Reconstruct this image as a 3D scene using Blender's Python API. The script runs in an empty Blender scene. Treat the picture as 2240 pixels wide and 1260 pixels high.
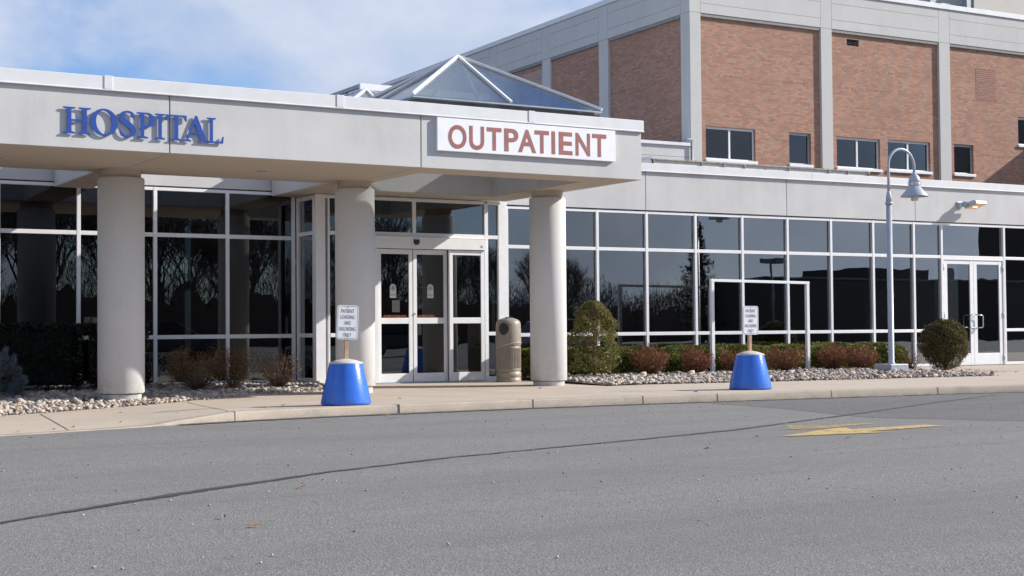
import bpy, bmesh, math, random
import numpy as np
from mathutils import Vector, Matrix
R = math.radians
random.seed(7); rng = np.random.default_rng(7)
scene = bpy.context.scene
COL = scene.collection
TC, TR, TW = R(1.198), R(-0.6), 0.0          # headings of the entrance front, of the clinic front and of the world

# ------------------------------------------------------------------ helpers
def w2(p, t):
    c, s = math.cos(t), math.sin(t)
    return Vector((c*p[0]-s*p[1], s*p[0]+c*p[1], p[2]))

class MB:
    def __init__(self): self.v = []; self.f = []; self.m = []; self.sm = []
    def add(self, vs, fs, mi=0, smooth=False):
        b = len(self.v); self.v += [tuple(v) for v in vs]
        self.f += [tuple(i+b for i in f) for f in fs]
        self.m += [mi]*len(fs); self.sm += [smooth]*len(fs)
    def box(self, x0, x1, y0, y1, z0, z1, mi=0):
        self.add([(x0,y0,z0),(x1,y0,z0),(x1,y1,z0),(x0,y1,z0),(x0,y0,z1),(x1,y0,z1),(x1,y1,z1),(x0,y1,z1)],
                 [(0,3,2,1),(4,5,6,7),(0,1,5,4),(1,2,6,5),(2,3,7,6),(3,0,4,7)], mi)
        return self
    def quad(self, a, b, c, d, mi=0): self.add([a,b,c,d], [(0,1,2,3)], mi)
    def lathe(self, prof, cx=0, cy=0, n=40, mi=0, cap=True, smooth=True):
        vs = []; fs = []
        for r, z in prof:
            for k in range(n):
                a = 2*math.pi*k/n; vs.append((cx+r*math.cos(a), cy+r*math.sin(a), z))
        for i in range(len(prof)-1):
            for k in range(n):
                k2 = (k+1) % n; fs.append((i*n+k, i*n+k2, (i+1)*n+k2, (i+1)*n+k))
        self.add(vs, fs, mi, smooth)
        if cap:
            b = len(self.v)-len(vs)
            self.f.append(tuple(b+k for k in reversed(range(n)))); self.m.append(mi); self.sm.append(False)
            l = b+(len(prof)-1)*n
            self.f.append(tuple(l+k for k in range(n))); self.m.append(mi); self.sm.append(False)
        return self
    def tube(self, pts, rad, n=8, mi=0, smooth=True):
        pts = [Vector(p) for p in pts]; rads = rad if isinstance(rad, (list, tuple)) else [rad]*len(pts)
        vs = []; up = None
        for i, p in enumerate(pts):
            d = (pts[min(i+1, len(pts)-1)]-pts[max(i-1, 0)]).normalized()
            if up is None:
                up = Vector((0,0,1)) if abs(d.z) < .9 else Vector((1,0,0))
            a = d.cross(up)
            if a.length < 1e-5: a = d.orthogonal()
            a.normalize(); b = a.cross(d).normalized(); up = b
            for k in range(n):
                t = 2*math.pi*k/n; vs.append(p+(a*math.cos(t)+b*math.sin(t))*rads[i])
        fs = []
        for i in range(len(pts)-1):
            for k in range(n):
                k2 = (k+1) % n; fs.append((i*n+k, i*n+k2, (i+1)*n+k2, (i+1)*n+k))
        fs.append(tuple(reversed(range(n)))); l = (len(pts)-1)*n; fs.append(tuple(l+k for k in range(n)))
        self.add(vs, fs, mi, smooth); return self
    def bar(self, a, b, w, h, mi=0):
        a = Vector(a); b = Vector(b); d = (b-a).normalized()
        s = d.cross(Vector((0,0,1)))
        if s.length < 1e-4: s = Vector((1,0,0))
        s.normalize(); u = s.cross(d).normalized(); s = s*w/2; u = u*h/2
        self.add([a-s-u,a+s-u,a+s+u,a-s+u,b-s-u,b+s-u,b+s+u,b-s+u],
                 [(0,3,2,1),(4,5,6,7),(0,1,5,4),(1,2,6,5),(2,3,7,6),(3,0,4,7)], mi); return self
    def prism(self, poly, y0, y1, mi=0):          # polygon in x,z extruded along y
        n = len(poly)
        self.add([(x,y0,z) for x,z in poly]+[(x,y1,z) for x,z in poly],
                 [tuple(range(n)), tuple(reversed(range(n,2*n)))]+[(i,i+n,(i+1)%n+n,(i+1)%n) for i in range(n)], mi); return self
    def build(self, name, mats, parent=None, bevel=0, org=(0,0,0)):
        me = bpy.data.meshes.new(name)
        o = org
        me.from_pydata([(v[0]-o[0],v[1]-o[1],v[2]-o[2]) for v in self.v], [], self.f)
        for m in (mats if isinstance(mats, (list, tuple)) else [mats]): me.materials.append(m)
        me.polygons.foreach_set('material_index', self.m); me.polygons.foreach_set('use_smooth', self.sm)
        me.update()
        ob = bpy.data.objects.new(name, me); COL.objects.link(ob)
        if parent: ob.parent = parent
        if bevel:
            b = ob.modifiers.new('bevel', 'BEVEL'); b.width = bevel; b.segments = 2; b.limit_method = 'ANGLE'
        return ob

def quads(name, C, U, V, mat, parent=None, smooth=False):
    """many small faces at centres C with half-axes U and V, as one mesh"""
    n = len(C); P = np.empty((n,4,3)); P[:,0] = C-U; P[:,1] = C-V*.8; P[:,2] = C+U; P[:,3] = C+V
    me = bpy.data.meshes.new(name)
    me.vertices.add(4*n); me.vertices.foreach_set('co', P.reshape(-1))
    me.loops.add(4*n); me.loops.foreach_set('vertex_index', np.arange(4*n, dtype=np.int32))
    me.polygons.add(n); me.polygons.foreach_set('loop_start', np.arange(0,4*n,4,dtype=np.int32))
    me.polygons.foreach_set('loop_total', np.full(n,4,dtype=np.int32))
    me.materials.append(mat); me.update(); me.validate()
    ob = bpy.data.objects.new(name, me); COL.objects.link(ob)
    if parent: ob.parent = parent
    return ob

def tag(o, label=None, cat=None, group=None, kind=None):
    if label: o['label'] = label
    if cat: o['category'] = cat
    if group: o['group'] = group
    if kind: o['kind'] = kind
    return o
def thing(name, label, cat, loc=(0,0,0), t=0.0, group=None, rot=0.0):
    o = bpy.data.objects.new(name, None); COL.objects.link(o); o.empty_display_size = .2
    o.location = w2(loc, t); o.rotation_euler = (0,0,t+rot)
    return tag(o, label, cat, group)
def copy_tree(o, parent=None):
    c = o.copy(); COL.objects.link(c)
    if parent: c.parent = parent
    for ch in list(o.children): copy_tree(ch, c)
    return c
def poly_curve_mesh(name, loops, depth, mat, parent=None, M=None):
    cu = bpy.data.curves.new(name, 'CURVE'); cu.dimensions = '2D'; cu.fill_mode = 'BOTH'; cu.extrude = depth/2
    for L in loops:
        s = cu.splines.new('POLY'); s.points.add(len(L)-1); s.use_cyclic_u = True
        for p, q in zip(s.points, L): p.co = (q[0], q[1], 0, 1)
    return curve_to_mesh(name, cu, mat, parent, M)
def curve_to_mesh(name, cu, mat, parent, M):
    tmp = bpy.data.objects.new('tmp', cu); COL.objects.link(tmp)
    dg = bpy.context.evaluated_depsgraph_get(); dg.update()
    me = bpy.data.meshes.new_from_object(tmp.evaluated_get(dg)); me.name = name
    bpy.data.objects.remove(tmp); bpy.data.curves.remove(cu)
    if M is not None: me.transform(M)
    me.materials.clear(); me.materials.append(mat)
    ob = bpy.data.objects.new(name, me); COL.objects.link(ob)
    if parent: ob.parent = parent
    return ob
FACE = Matrix(((1,0,0,0),(0,0,-1,0),(0,1,0,0),(0,0,0,1)))      # text plane -> upright plane facing -Y
def text_mesh(name, txt, x0, x1, z0, z1, y, mat, parent, depth=.004, bold=0, base=None):
    cu = bpy.data.curves.new(name, 'FONT'); cu.body = txt; cu.extrude = depth/2; cu.offset = bold
    ob = curve_to_mesh(name, cu, mat, parent, None); me = ob.data
    xs = [v.co.x for v in me.vertices]; ys = [v.co.y for v in me.vertices]
    sx = (x1-x0)/(max(xs)-min(xs)); sy = (z1-z0)/(max(ys)-min(ys))
    me.transform(Matrix.Translation((x0,y,z0)) @ FACE @ Matrix.Diagonal((sx,sy,1,1)) @ Matrix.Translation((-min(xs),-min(ys),0)))
    return ob

# ------------------------------------------------------------------ materials
def nodes(name):
    m = bpy.data.materials.new(name); m.use_nodes = True; nt = m.node_tree; nt.nodes.clear()
    out = nt.nodes.new('ShaderNodeOutputMaterial'); return m, nt, out
def N(nt, typ, **kw):
    n = nt.nodes.new(typ)
    for k, v in kw.items():
        if k in n.inputs: n.inputs[k].default_value = v
        else: setattr(n, k, v)
    return n
def ramp(nt, stops, fac):
    r = nt.nodes.new('ShaderNodeValToRGB'); e = r.color_ramp.elements
    while len(e) < len(stops): e.new(.5)
    for el, (p, c) in zip(e, stops): el.position = p; el.color = (*c, 1) if len(c) == 3 else c
    nt.links.new(fac, r.inputs['Fac']); return r
def mixc(nt, fac, a, b, mode='MIX'):
    m = nt.nodes.new('ShaderNodeMix'); m.data_type = 'RGBA'; m.blend_type = mode
    for s, v in ((0, fac), (6, a), (7, b)):
        if isinstance(v, (int, float)): m.inputs[s].default_value = v
        elif isinstance(v, tuple): m.inputs[s].default_value = (*v, 1)
        else: nt.links.new(v, m.inputs[s])
    return m.outputs[2]
def principled(nt, out, rough=.6, metal=0, spec=.5):
    p = nt.nodes.new('ShaderNodeBsdfPrincipled'); p.inputs['Roughness'].default_value = rough
    p.inputs['Metallic'].default_value = metal; p.inputs['Specular IOR Level'].default_value = spec
    nt.links.new(p.outputs[0], out.inputs[0]); return p
def bump(nt, p, h, strength=.3, dist=.01):
    b = N(nt, 'ShaderNodeBump', Strength=strength, Distance=dist); nt.links.new(h, b.inputs['Height']); nt.links.new(b.outputs[0], p.inputs['Normal'])
def noise(nt, vec, scale, detail=4, rough=.55):
    n = N(nt, 'ShaderNodeTexNoise', Scale=scale, Detail=detail, Roughness=rough); nt.links.new(vec, n.inputs['Vector']); return n.outputs['Fac']
def coord(nt, which='Object'):
    return nt.nodes.new('ShaderNodeTexCoord').outputs[which]
def worldpos(nt): return nt.nodes.new('ShaderNodeNewGeometry').outputs['Position']
def simple(name, col, rough=.5, metal=0, var=.06, scale=6, spec=.5, bmp=0, bscale=120):
    m, nt, out = nodes(name); p = principled(nt, out, rough, metal, spec)
    v = coord(nt); f = noise(nt, v, scale)
    lo = tuple(max(0, c*(1-var*2)) for c in col); hi = tuple(min(1, c*(1+var*2)) for c in col)
    nt.links.new(ramp(nt, [(.3, lo), (.7, hi)], f).outputs[0], p.inputs['Base Color'])
    if bmp: bump(nt, p, noise(nt, v, bscale, 3), bmp, .004)
    return m
def stucco(name, col, streak=.12, spots=.1, base_dirt=False):
    m, nt, out = nodes(name); p = principled(nt, out, .92, 0, .25); v = worldpos(nt)
    mp = N(nt, 'ShaderNodeMapping'); mp.inputs['Scale'].default_value = (2.2,2.2,.22); nt.links.new(v, mp.inputs['Vector'])
    st = noise(nt, mp.outputs[0], 1.6, 6, .6); bl = noise(nt, v, .9, 6, .65); fi = noise(nt, v, 55, 3, .7)
    c = mixc(nt, ramp(nt, [(.35,(0,0,0)),(.75,(1,1,1))], st).outputs[0], tuple(x*(1-streak) for x in col), col)
    c = mixc(nt, ramp(nt, [(.35,(0,0,0)),(.7,(1,1,1))], bl).outputs[0], c, tuple(min(1,x*(1+spots)) for x in col))
    c = mixc(nt, .5, c, ramp(nt, [(.3,tuple(x*.9 for x in col)),(.7,tuple(min(1,x*1.08) for x in col))], fi).outputs[0])
    if base_dirt:      # splashed soil stains low on the shaft, broken by noise
        sz = nt.nodes.new('ShaderNodeSeparateXYZ'); nt.links.new(v, sz.inputs[0]); mr = N(nt, 'ShaderNodeMapRange')
        mr.inputs['From Min'].default_value = .05; mr.inputs['From Max'].default_value = .55; mr.inputs['To Min'].default_value = .55; mr.inputs['To Max'].default_value = 0; nt.links.new(sz.outputs[2], mr.inputs['Value'])
        c = mixc(nt, mixc(nt, 1.0, mr.outputs[0], ramp(nt, [(.42,(0,0,0)),(.66,(1,1,1))], noise(nt, v, 7, 6, .7)).outputs[0], 'MULTIPLY'), c, (.33,.29,.24))
    nt.links.new(c, p.inputs['Base Color']); bump(nt, p, noise(nt, v, 140, 3, .7), .25, .004); return m
def leafmat(name, stops, rough=.55, trans=.25):
    m, nt, out = nodes(name); g = nt.nodes.new('ShaderNodeNewGeometry')
    n = noise(nt, g.outputs['Position'], 5, 3)
    f = mixc(nt, .35, g.outputs['Random Per Island'], n)
    c = ramp(nt, stops, f).outputs[0]
    p = N(nt, 'ShaderNodeBsdfPrincipled', Roughness=rough); p.inputs['Specular IOR Level'].default_value = .3
    nt.links.new(c, p.inputs['Base Color'])
    t = nt.nodes.new('ShaderNodeBsdfTranslucent'); nt.links.new(c, t.inputs['Color'])
    mx = N(nt, 'ShaderNodeMixShader'); mx.inputs[0].default_value = trans
    nt.links.new(p.outputs[0], mx.inputs[1]); nt.links.new(t.outputs[0], mx.inputs[2]); nt.links.new(mx.outputs[0], out.inputs[0]); return m
def glassmat(name, tint, refl0, refl1, gcol=(.9,.95,1), wave=.02, wscale=1.3):
    m, nt, out = nodes(name)
    tr = nt.nodes.new('ShaderNodeBsdfTransparent'); tr.inputs[0].default_value = (*tint, 1)
    gl = nt.nodes.new('ShaderNodeBsdfGlossy'); gl.inputs['Roughness'].default_value = 0.0; gl.inputs['Color'].default_value = (*gcol, 1)
    lw = N(nt, 'ShaderNodeLayerWeight', Blend=.5)
    mr = N(nt, 'ShaderNodeMapRange'); mr.inputs['From Min'].default_value = 0; mr.inputs['From Max'].default_value = .6
    mr.inputs['To Min'].default_value = refl0; mr.inputs['To Max'].default_value = refl1
    nt.links.new(lw.outputs['Facing'], mr.inputs['Value'])
    oi = nt.nodes.new('ShaderNodeObjectInfo'); ad = N(nt, 'ShaderNodeVectorMath', operation='ADD')
    sc = N(nt, 'ShaderNodeVectorMath', operation='SCALE'); sc.inputs['Scale'].default_value = 37.0
    cb = nt.nodes.new('ShaderNodeCombineXYZ')
    for i in range(3): nt.links.new(oi.outputs['Random'], cb.inputs[i])
    nt.links.new(cb.outputs[0], sc.inputs[0]); nt.links.new(sc.outputs[0], ad.inputs[0]); nt.links.new(worldpos(nt), ad.inputs[1])
    b = N(nt, 'ShaderNodeBump', Strength=wave, Distance=.1); nt.links.new(noise(nt, ad.outputs[0], wscale, 1), b.inputs['Height'])
    nt.links.new(b.outputs[0], gl.inputs['Normal'])
    mx = nt.nodes.new('ShaderNodeMixShader'); nt.links.new(mr.outputs[0], mx.inputs[0])
    nt.links.new(tr.outputs[0], mx.inputs[1]); nt.links.new(gl.outputs[0], mx.inputs[2]); nt.links.new(mx.outputs[0], out.inputs[0]); return m

def brick(name, c1, c2, mortar, dark=.25):
    m, nt, out = nodes(name); p = principled(nt, out, .9, 0, .25); v = coord(nt)
    sx = nt.nodes.new('ShaderNodeSeparateXYZ'); nt.links.new(v, sx.inputs[0])
    a = N(nt, 'ShaderNodeMath', operation='ADD'); nt.links.new(sx.outputs[0], a.inputs[0]); nt.links.new(sx.outputs[1], a.inputs[1])
    cb = nt.nodes.new('ShaderNodeCombineXYZ'); nt.links.new(a.outputs[0], cb.inputs[0]); nt.links.new(sx.outputs[2], cb.inputs[1])
    b = N(nt, 'ShaderNodeTexBrick', Scale=1.0); b.inputs['Brick Width'].default_value = .215; b.inputs['Row Height'].default_value = .0725
    b.inputs['Mortar Size'].default_value = .0085; b.inputs['Mortar Smooth'].default_value = .2; b.inputs['Bias'].default_value = -.1
    b.inputs['Color1'].default_value = (*c1,1); b.inputs['Color2'].default_value = (*c2,1); b.inputs['Mortar'].default_value = (*mortar,1)
    nt.links.new(cb.outputs[0], b.inputs['Vector'])
    big = noise(nt, cb.outputs[0], .55, 7, .68); c = mixc(nt, ramp(nt, [(.38,(dark*1.5,)*3),(.62,(0,0,0))], big).outputs[0], b.outputs['Color'], tuple(x*.55 for x in c1))
    # a darker header course every ninth row, in broken dashes
    w = N(nt, 'ShaderNodeMath', operation='PINGPONG'); w.inputs[1].default_value = .33; nt.links.new(sx.outputs[2], w.inputs[0])
    lt = N(nt, 'ShaderNodeMath', operation='LESS_THAN'); lt.inputs[1].default_value = .034; nt.links.new(w.outputs[0], lt.inputs[0])
    mp = N(nt, 'ShaderNodeMapping'); mp.inputs['Scale'].default_value = (9,.8,1); nt.links.new(cb.outputs[0], mp.inputs['Vector'])
    nn = ramp(nt, [(.5,(0,0,0)),(.58,(.55,.55,.55))], noise(nt, mp.outputs[0], 1.3, 3)).outputs[0]
    ml = mixc(nt, 1.0, nn, lt.outputs[0], 'MULTIPLY')
    c = mixc(nt, ml, c, (.17,.14,.11))
    nt.links.new(c, p.inputs['Base Color']); bump(nt, p, b.outputs['Fac'], -.4, .006); return m

M = {}
M['stucco'] = stucco('stucco', (.585,.577,.567), .25, .10)
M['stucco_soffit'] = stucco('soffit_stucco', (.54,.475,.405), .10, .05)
M['column'] = stucco('column_concrete', (.64,.632,.62), .14, .06, base_dirt=True)
M['coping'] = simple('white_coping', (.70,.70,.705), .5, 0, .03, 3)
M['white'] = simple('white_aluminium', (.80,.80,.81), .4, 0, .02)
M['alu'] = simple('grey_aluminium', (.42,.45,.48), .35, .3, .04)
M['dark'] = simple('dark_gap', (.03,.03,.03), .8)
M['concrete'] = stucco('precast_concrete', (.56,.55,.53), .12, .08)
M['brick'] = brick('red_brick', (.50,.285,.205), (.355,.18,.125), (.27,.205,.165))
M['brick_pale'] = brick('brick_pale_mortar', (.40,.24,.19), (.33,.19,.15), (.62,.56,.48), .05)
M['brick_dark'] = brick('brick_dark_patch', (.31,.15,.115), (.24,.105,.08), (.40,.31,.25), .05)
M['glass'] = glassmat('tinted_glass', (.14,.155,.16), .085, .52, wave=.008)
M['glass_brick'] = glassmat('dark_window_glass', (.10,.11,.115), .035, .16, wave=.006)
M['glass_door'] = glassmat('door_glass', (.22,.23,.235), .075, .38, wave=.005, wscale=2.2)
M['glass_sky'] = glassmat('skylight_glass', (.68,.71,.71), .08, .40, (.92,.95,.98), .006)
M['interior'] = simple('interior_paint', (.16,.15,.14), .8)
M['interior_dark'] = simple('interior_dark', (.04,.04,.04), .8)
M['carpet'] = simple('interior_carpet', (.06,.055,.05), .95)
M['roof'] = simple('roof_membrane', (.35,.35,.34), .9)
M['blue_letter'] = simple('blue_letter_paint', (.014,.065,.33), .5)
M['red_letter'] = simple('red_letter_paint', (.33,.115,.105), .6)
M['sign_white'] = simple('sign_white', (.84,.84,.85), .5, 0, .015)
M['black'] = simple('black_plastic', (.015,.015,.017), .35)
M['grey_paint'] = simple('grey_paint', (.40,.43,.48), .4, .1, .03)
M['lamp_lens'] = simple('lamp_lens', (.62,.64,.64), .25)
M['blue'] = simple('blue_paint', (.025,.15,.66), .22, 0, .06, 3, .7, .25, 45)
def blue_mat():
    m, nt, out = nodes('blue_paint_worn'); p = principled(nt, out, .26, 0, .6); v = worldpos(nt)
    c = ramp(nt, [(.3,(.022,.125,.58)),(.7,(.032,.17,.70))], noise(nt, v, 3.5, 5, .6)).outputs[0]
    sz = nt.nodes.new('ShaderNodeSeparateXYZ'); nt.links.new(coord(nt), sz.inputs[0]); mr = N(nt, 'ShaderNodeMapRange')
    mr.inputs['From Min'].default_value = 0; mr.inputs['From Max'].default_value = .16; mr.inputs['To Min'].default_value = .9; mr.inputs['To Max'].default_value = 0; nt.links.new(sz.outputs[2], mr.inputs['Value'])
    c = mixc(nt, mixc(nt, 1.0, mr.outputs[0], ramp(nt, [(.48,(0,0,0)),(.64,(1,1,1))], noise(nt, v, 16, 6, .7)).outputs[0], 'MULTIPLY'), c, (.10,.11,.15))
    c = mixc(nt, ramp(nt, [(.69,(0,0,0)),(.71,(.8,)*3)], noise(nt, v, 22, 4, .6)).outputs[0], c, (.25,.32,.48))
    nt.links.new(c, p.inputs['Base Color']); bump(nt, p, noise(nt, v, 38, 3), .3, .006); return m
M['blue'] = blue_mat()
M['cap'] = simple('cap_concrete', (.50,.49,.475), .85, 0, .06, 14, .3, .3, 90)
M['wood'] = simple('wood_post', (.55,.36,.22), .8, 0, .12, 9)
M['bin'] = simple('bin_plastic', (.30,.255,.20), .45, 0, .05)
M['curb_metal'] = simple('dark_curb_metal', (.13,.13,.13), .5, .3, .15, 5)
M['print'] = simple('black_print', (.05,.055,.07), .7); M['print_worn'] = simple('faded_print', (.17,.18,.20), .7)
M['rust'] = simple('rusty_steel', (.40,.34,.28), .8, .2, .25, 8)
M['steel'] = simple('painted_steel', (.28,.31,.34), .5, .4, .1)
M['unit'] = simple('unit_beige', (.55,.53,.50), .6)
M['trunk'] = simple('bark', (.12,.085,.065), .95, 0, .2, 20)
M['twig'] = simple('bare_twigs', (.10,.085,.075), .95, 0, .2, 6)
M['decal'] = simple('decal_white', (.19,.20,.21), .6)
M['orange'] = simple('decal_orange', (.42,.13,.05), .6)
M['leaf_yew'] = leafmat('yew_needles', [(.1,(.05,.068,.013)),(.5,(.14,.16,.03)),(.9,(.26,.25,.06))])
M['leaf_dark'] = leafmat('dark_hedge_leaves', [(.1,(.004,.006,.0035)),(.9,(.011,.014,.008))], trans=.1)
M['leaf_top'] = leafmat('topiary_leaves', [(.08,(.075,.085,.02)),(.42,(.155,.165,.038)),(.66,(.235,.20,.065)),(.92,(.27,.14,.09))])
M['leaf_globe'] = leafmat('globe_leaves', [(.05,(.045,.062,.014)),(.50,(.105,.12,.03)),(.66,(.16,.09,.045)),(.95,(.22,.11,.07))])
M['leaf_barb'] = leafmat('barberry_leaves', [(.05,(.11,.034,.012)),(.5,(.205,.068,.027)),(.95,(.30,.125,.06))])
M['leaf_brown'] = leafmat('dry_shrub_leaves', [(.05,(.075,.045,.018)),(.5,(.17,.085,.028)),(.95,(.25,.145,.05))])
M['leaf_spruce'] = leafmat('spruce_needles', [(.05,(.07,.09,.105)),(.5,(.15,.185,.215)),(.95,(.27,.32,.36))], trans=.1)
M['leaf_pine'] = leafmat('pine_needles', [(.05,(.015,.025,.012)),(.95,(.04,.055,.025))], trans=.1)
M['dry_leaf'] = leafmat('fallen_leaf', [(.1,(.20,.10,.055)),(.6,(.36,.22,.13)),(.95,(.52,.40,.29))])
M['twig_red'] = simple('barberry_twigs', (.15,.072,.042), .9, 0, .2, 20)
M['twig_pale'] = simple('pale_twigs', (.20,.13,.09), .9, 0, .2, 20)

# asphalt: worn grey aggregate with darker and lighter fields
def asphalt(name, base, k=1.0):
    m, nt, out = nodes(name); p = principled(nt, out, .93, 0, .3); v = worldpos(nt)
    mp = N(nt, 'ShaderNodeMapping'); mp.inputs['Scale'].default_value = (.35,1.3,1); mp.inputs['Rotation'].default_value = (0,0,R(-20)); nt.links.new(v, mp.inputs['Vector'])
    big = noise(nt, mp.outputs[0], .55, 6, .6); mid = noise(nt, v, 3.2, 5, .7)
    vo = N(nt, 'ShaderNodeTexVoronoi', Scale=95.0); nt.links.new(v, vo.inputs['Vector'])
    g = nt.nodes.new('ShaderNodeSeparateColor'); nt.links.new(vo.outputs['Color'], g.inputs[0])
    ag = ramp(nt, [(0,tuple(c*.48 for c in base)),(.5,tuple(c*.96 for c in base)),(.9,tuple(c*1.28 for c in base)),(1,tuple(c*1.9 for c in base))], g.outputs[0]).outputs[0]
    c = mixc(nt, ramp(nt, [(.34,(.5,)*3),(.60,(0,0,0))], big).outputs[0], ag, tuple(x*.55 for x in base))
    c = mixc(nt, ramp(nt, [(.45,(0,0,0)),(.75,(.28,)*3)], mid).outputs[0], c, tuple(x*1.3 for x in base))
    tr = N(nt, 'ShaderNodeMapping'); tr.inputs['Scale'].default_value = (.12,2.1,1); tr.inputs['Rotation'].default_value = (0,0,R(-12)); nt.links.new(v, tr.inputs['Vector'])
    c = mixc(nt, ramp(nt, [(.56,(0,0,0)),(.68,(.42,)*3)], noise(nt, tr.outputs[0], 1.0, 5, .62)).outputs[0], c, tuple(x*.5 for x in base))      # wheel-worn streaks
    c = mixc(nt, ramp(nt, [(.70,(0,0,0)),(.76,(.5,)*3)], noise(nt, v, 1.15, 3, .5)).outputs[0], c, tuple(x*.42 for x in base))                # oil drips
    fine = noise(nt, v, 240, 2, .8)
    c = mixc(nt, .38, c, ramp(nt, [(.35,tuple(x*.35 for x in base)),(.65,tuple(x*1.8 for x in base))], fine).outputs[0])
    nt.links.new(c, p.inputs['Base Color'])
    h = mixc(nt, .4, vo.outputs['Distance'], fine); bump(nt, p, h, .8, .008); return m
M['asphalt'] = asphalt('asphalt', (.210,.202,.191))
M['asphalt_dark'] = asphalt('asphalt_patch', (.158,.154,.149))
def worn(name, col, thr, soft, scale=(1,1,1), rough=.8, nsc=6):
    m, nt, out = nodes(name); v = worldpos(nt); mp = N(nt, 'ShaderNodeMapping'); mp.inputs['Scale'].default_value = scale; nt.links.new(v, mp.inputs['Vector'])
    p = N(nt, 'ShaderNodeBsdfPrincipled', Roughness=rough); p.inputs['Base Color'].default_value = (*col,1)
    t = nt.nodes.new('ShaderNodeBsdfTransparent'); f = mixc(nt, .6, noise(nt, mp.outputs[0], nsc, 5, .65), noise(nt, v, 90, 2, .8))
    mx = nt.nodes.new('ShaderNodeMixShader'); nt.links.new(ramp(nt, [(thr,(0,0,0)),(thr+soft,(1,1,1))], f).outputs[0], mx.inputs[0])
    nt.links.new(t.outputs[0], mx.inputs[1]); nt.links.new(p.outputs[0], mx.inputs[2]); nt.links.new(mx.outputs[0], out.inputs[0]); return m
M['yellow'] = worn('yellow_paint', (.53,.375,.14), .36, .13)
M['yellow_worn'] = worn('yellow_paint_worn', (.56,.38,.12), .45, .12, nsc=9)
M['yellow_ghost'] = worn('yellow_paint_ghost', (.33,.25,.15), .53, .2, nsc=4)
M['tar'] = worn('tar_seal', (.055,.056,.06), .36, .14, (1,1,1), .6, 7)
M['tar_edge'] = worn('tar_edge', (.085,.083,.08), .33, .14, (1,1,1), .8, 9)

def concrete_walk():
    m, nt, out = nodes('walk_concrete'); p = principled(nt, out, .9, 0, .3); v = worldpos(nt)
    a = noise(nt, v, 1.1, 6, .65); b = noise(nt, v, 60, 3, .8); s = noise(nt, v, 3.5, 5, .7)
    c = ramp(nt, [(.3,(.42,.345,.275)),(.7,(.525,.445,.365))], a).outputs[0]
    c = mixc(nt, .35, c, ramp(nt, [(.35,(.36,.30,.235)),(.65,(.60,.52,.43))], b).outputs[0])
    c = mixc(nt, ramp(nt, [(.6,(0,0,0)),(.78,(.4,.4,.4))], s).outputs[0], c, (.30,.25,.20))
    c = mixc(nt, ramp(nt, [(.66,(0,0,0)),(.70,(.45,)*3)], noise(nt, v, 13, 3, .5)).outputs[0], c, (.27,.22,.175))
    c = mixc(nt, ramp(nt, [(.55,(0,0,0)),(.72,(.4,)*3)], noise(nt, v, .6, 5, .65)).outputs[0], c, (.36,.31,.255))
    nt.links.new(c, p.inputs['Base Color']); bump(nt, p, b, .25, .004); return m
M['walk'] = concrete_walk()
def kerb_mat():
    m, nt, out = nodes('kerb_concrete'); p = principled(nt, out, .92, 0, .25); v = worldpos(nt)
    a = noise(nt, v, 2.6, 6, .7); b = noise(nt, v, 70, 3, .8)
    c = ramp(nt, [(.3,(.40,.335,.26)),(.7,(.54,.46,.37))], a).outputs[0]
    sz = nt.nodes.new('ShaderNodeSeparateXYZ'); nt.links.new(v, sz.inputs[0])
    mr = N(nt, 'ShaderNodeMapRange'); mr.inputs['From Min'].default_value = .0; mr.inputs['From Max'].default_value = .06; mr.inputs['To Min'].default_value = .5; mr.inputs['To Max'].default_value = 0; nt.links.new(sz.outputs[2], mr.inputs['Value'])
    st = mixc(nt, 1.0, mr.outputs[0], ramp(nt, [(.4,(0,0,0)),(.6,(1,1,1))], noise(nt, v, 5, 5, .7)).outputs[0], 'MULTIPLY')
    c = mixc(nt, st, c, (.17,.145,.12))
    c = mixc(nt, ramp(nt, [(.55,(0,0,0)),(.66,(.6,)*3)], noise(nt, v, 1.9, 6, .72)).outputs[0], c, (.24,.235,.23))
    c = mixc(nt, .3, c, ramp(nt, [(.35,(.3,.25,.2)),(.65,(.62,.54,.45))], b).outputs[0])
    nt.links.new(c, p.inputs['Base Color']); bump(nt, p, b, .35, .005); return m
M['kerb'] = kerb_mat()
def pebble_mat():
    m, nt, out = nodes('river_pebbles'); p = principled(nt, out, .75, 0, .35); g = nt.nodes.new('ShaderNodeNewGeometry')
    c = ramp(nt, [(0,(.10,.095,.095)),(.2,(.22,.21,.205)),(.4,(.42,.37,.315)),(.6,(.56,.46,.345)),(.72,(.30,.18,.125)),(.84,(.62,.56,.48)),(1,(.46,.33,.225))], g.outputs['Random Per Island']).outputs[0]
    c = mixc(nt, .3, c, ramp(nt, [(.3,(.25,.22,.2)),(.7,(.65,.6,.54))], noise(nt, g.outputs['Position'], 30, 3)).outputs[0])
    nt.links.new(c, p.inputs['Base Color']); return m
M['pebble'] = pebble_mat()
M['soil'] = simple('bed_soil', (.10,.075,.055), .95, 0, .2, 8)
def emis(name, col, s):
    m, nt, out = nodes(name); e = nt.nodes.new('ShaderNodeEmission'); e.inputs[0].default_value = (*col,1); e.inputs[1].default_value = s
    n = noise(nt, coord(nt), 30, 2); mx = mixc(nt, n, col, tuple(c*.35 for c in col)); nt.links.new(mx, e.inputs[0])
    nt.links.new(e.outputs[0], out.inputs[0]); return m
M['glow'] = emis('warm_lamp_glow', (1.0,.50,.22), .75); M['glow_hot'] = emis('lamp_filament_glow', (1.0,.86,.62), 1.6)

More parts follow.
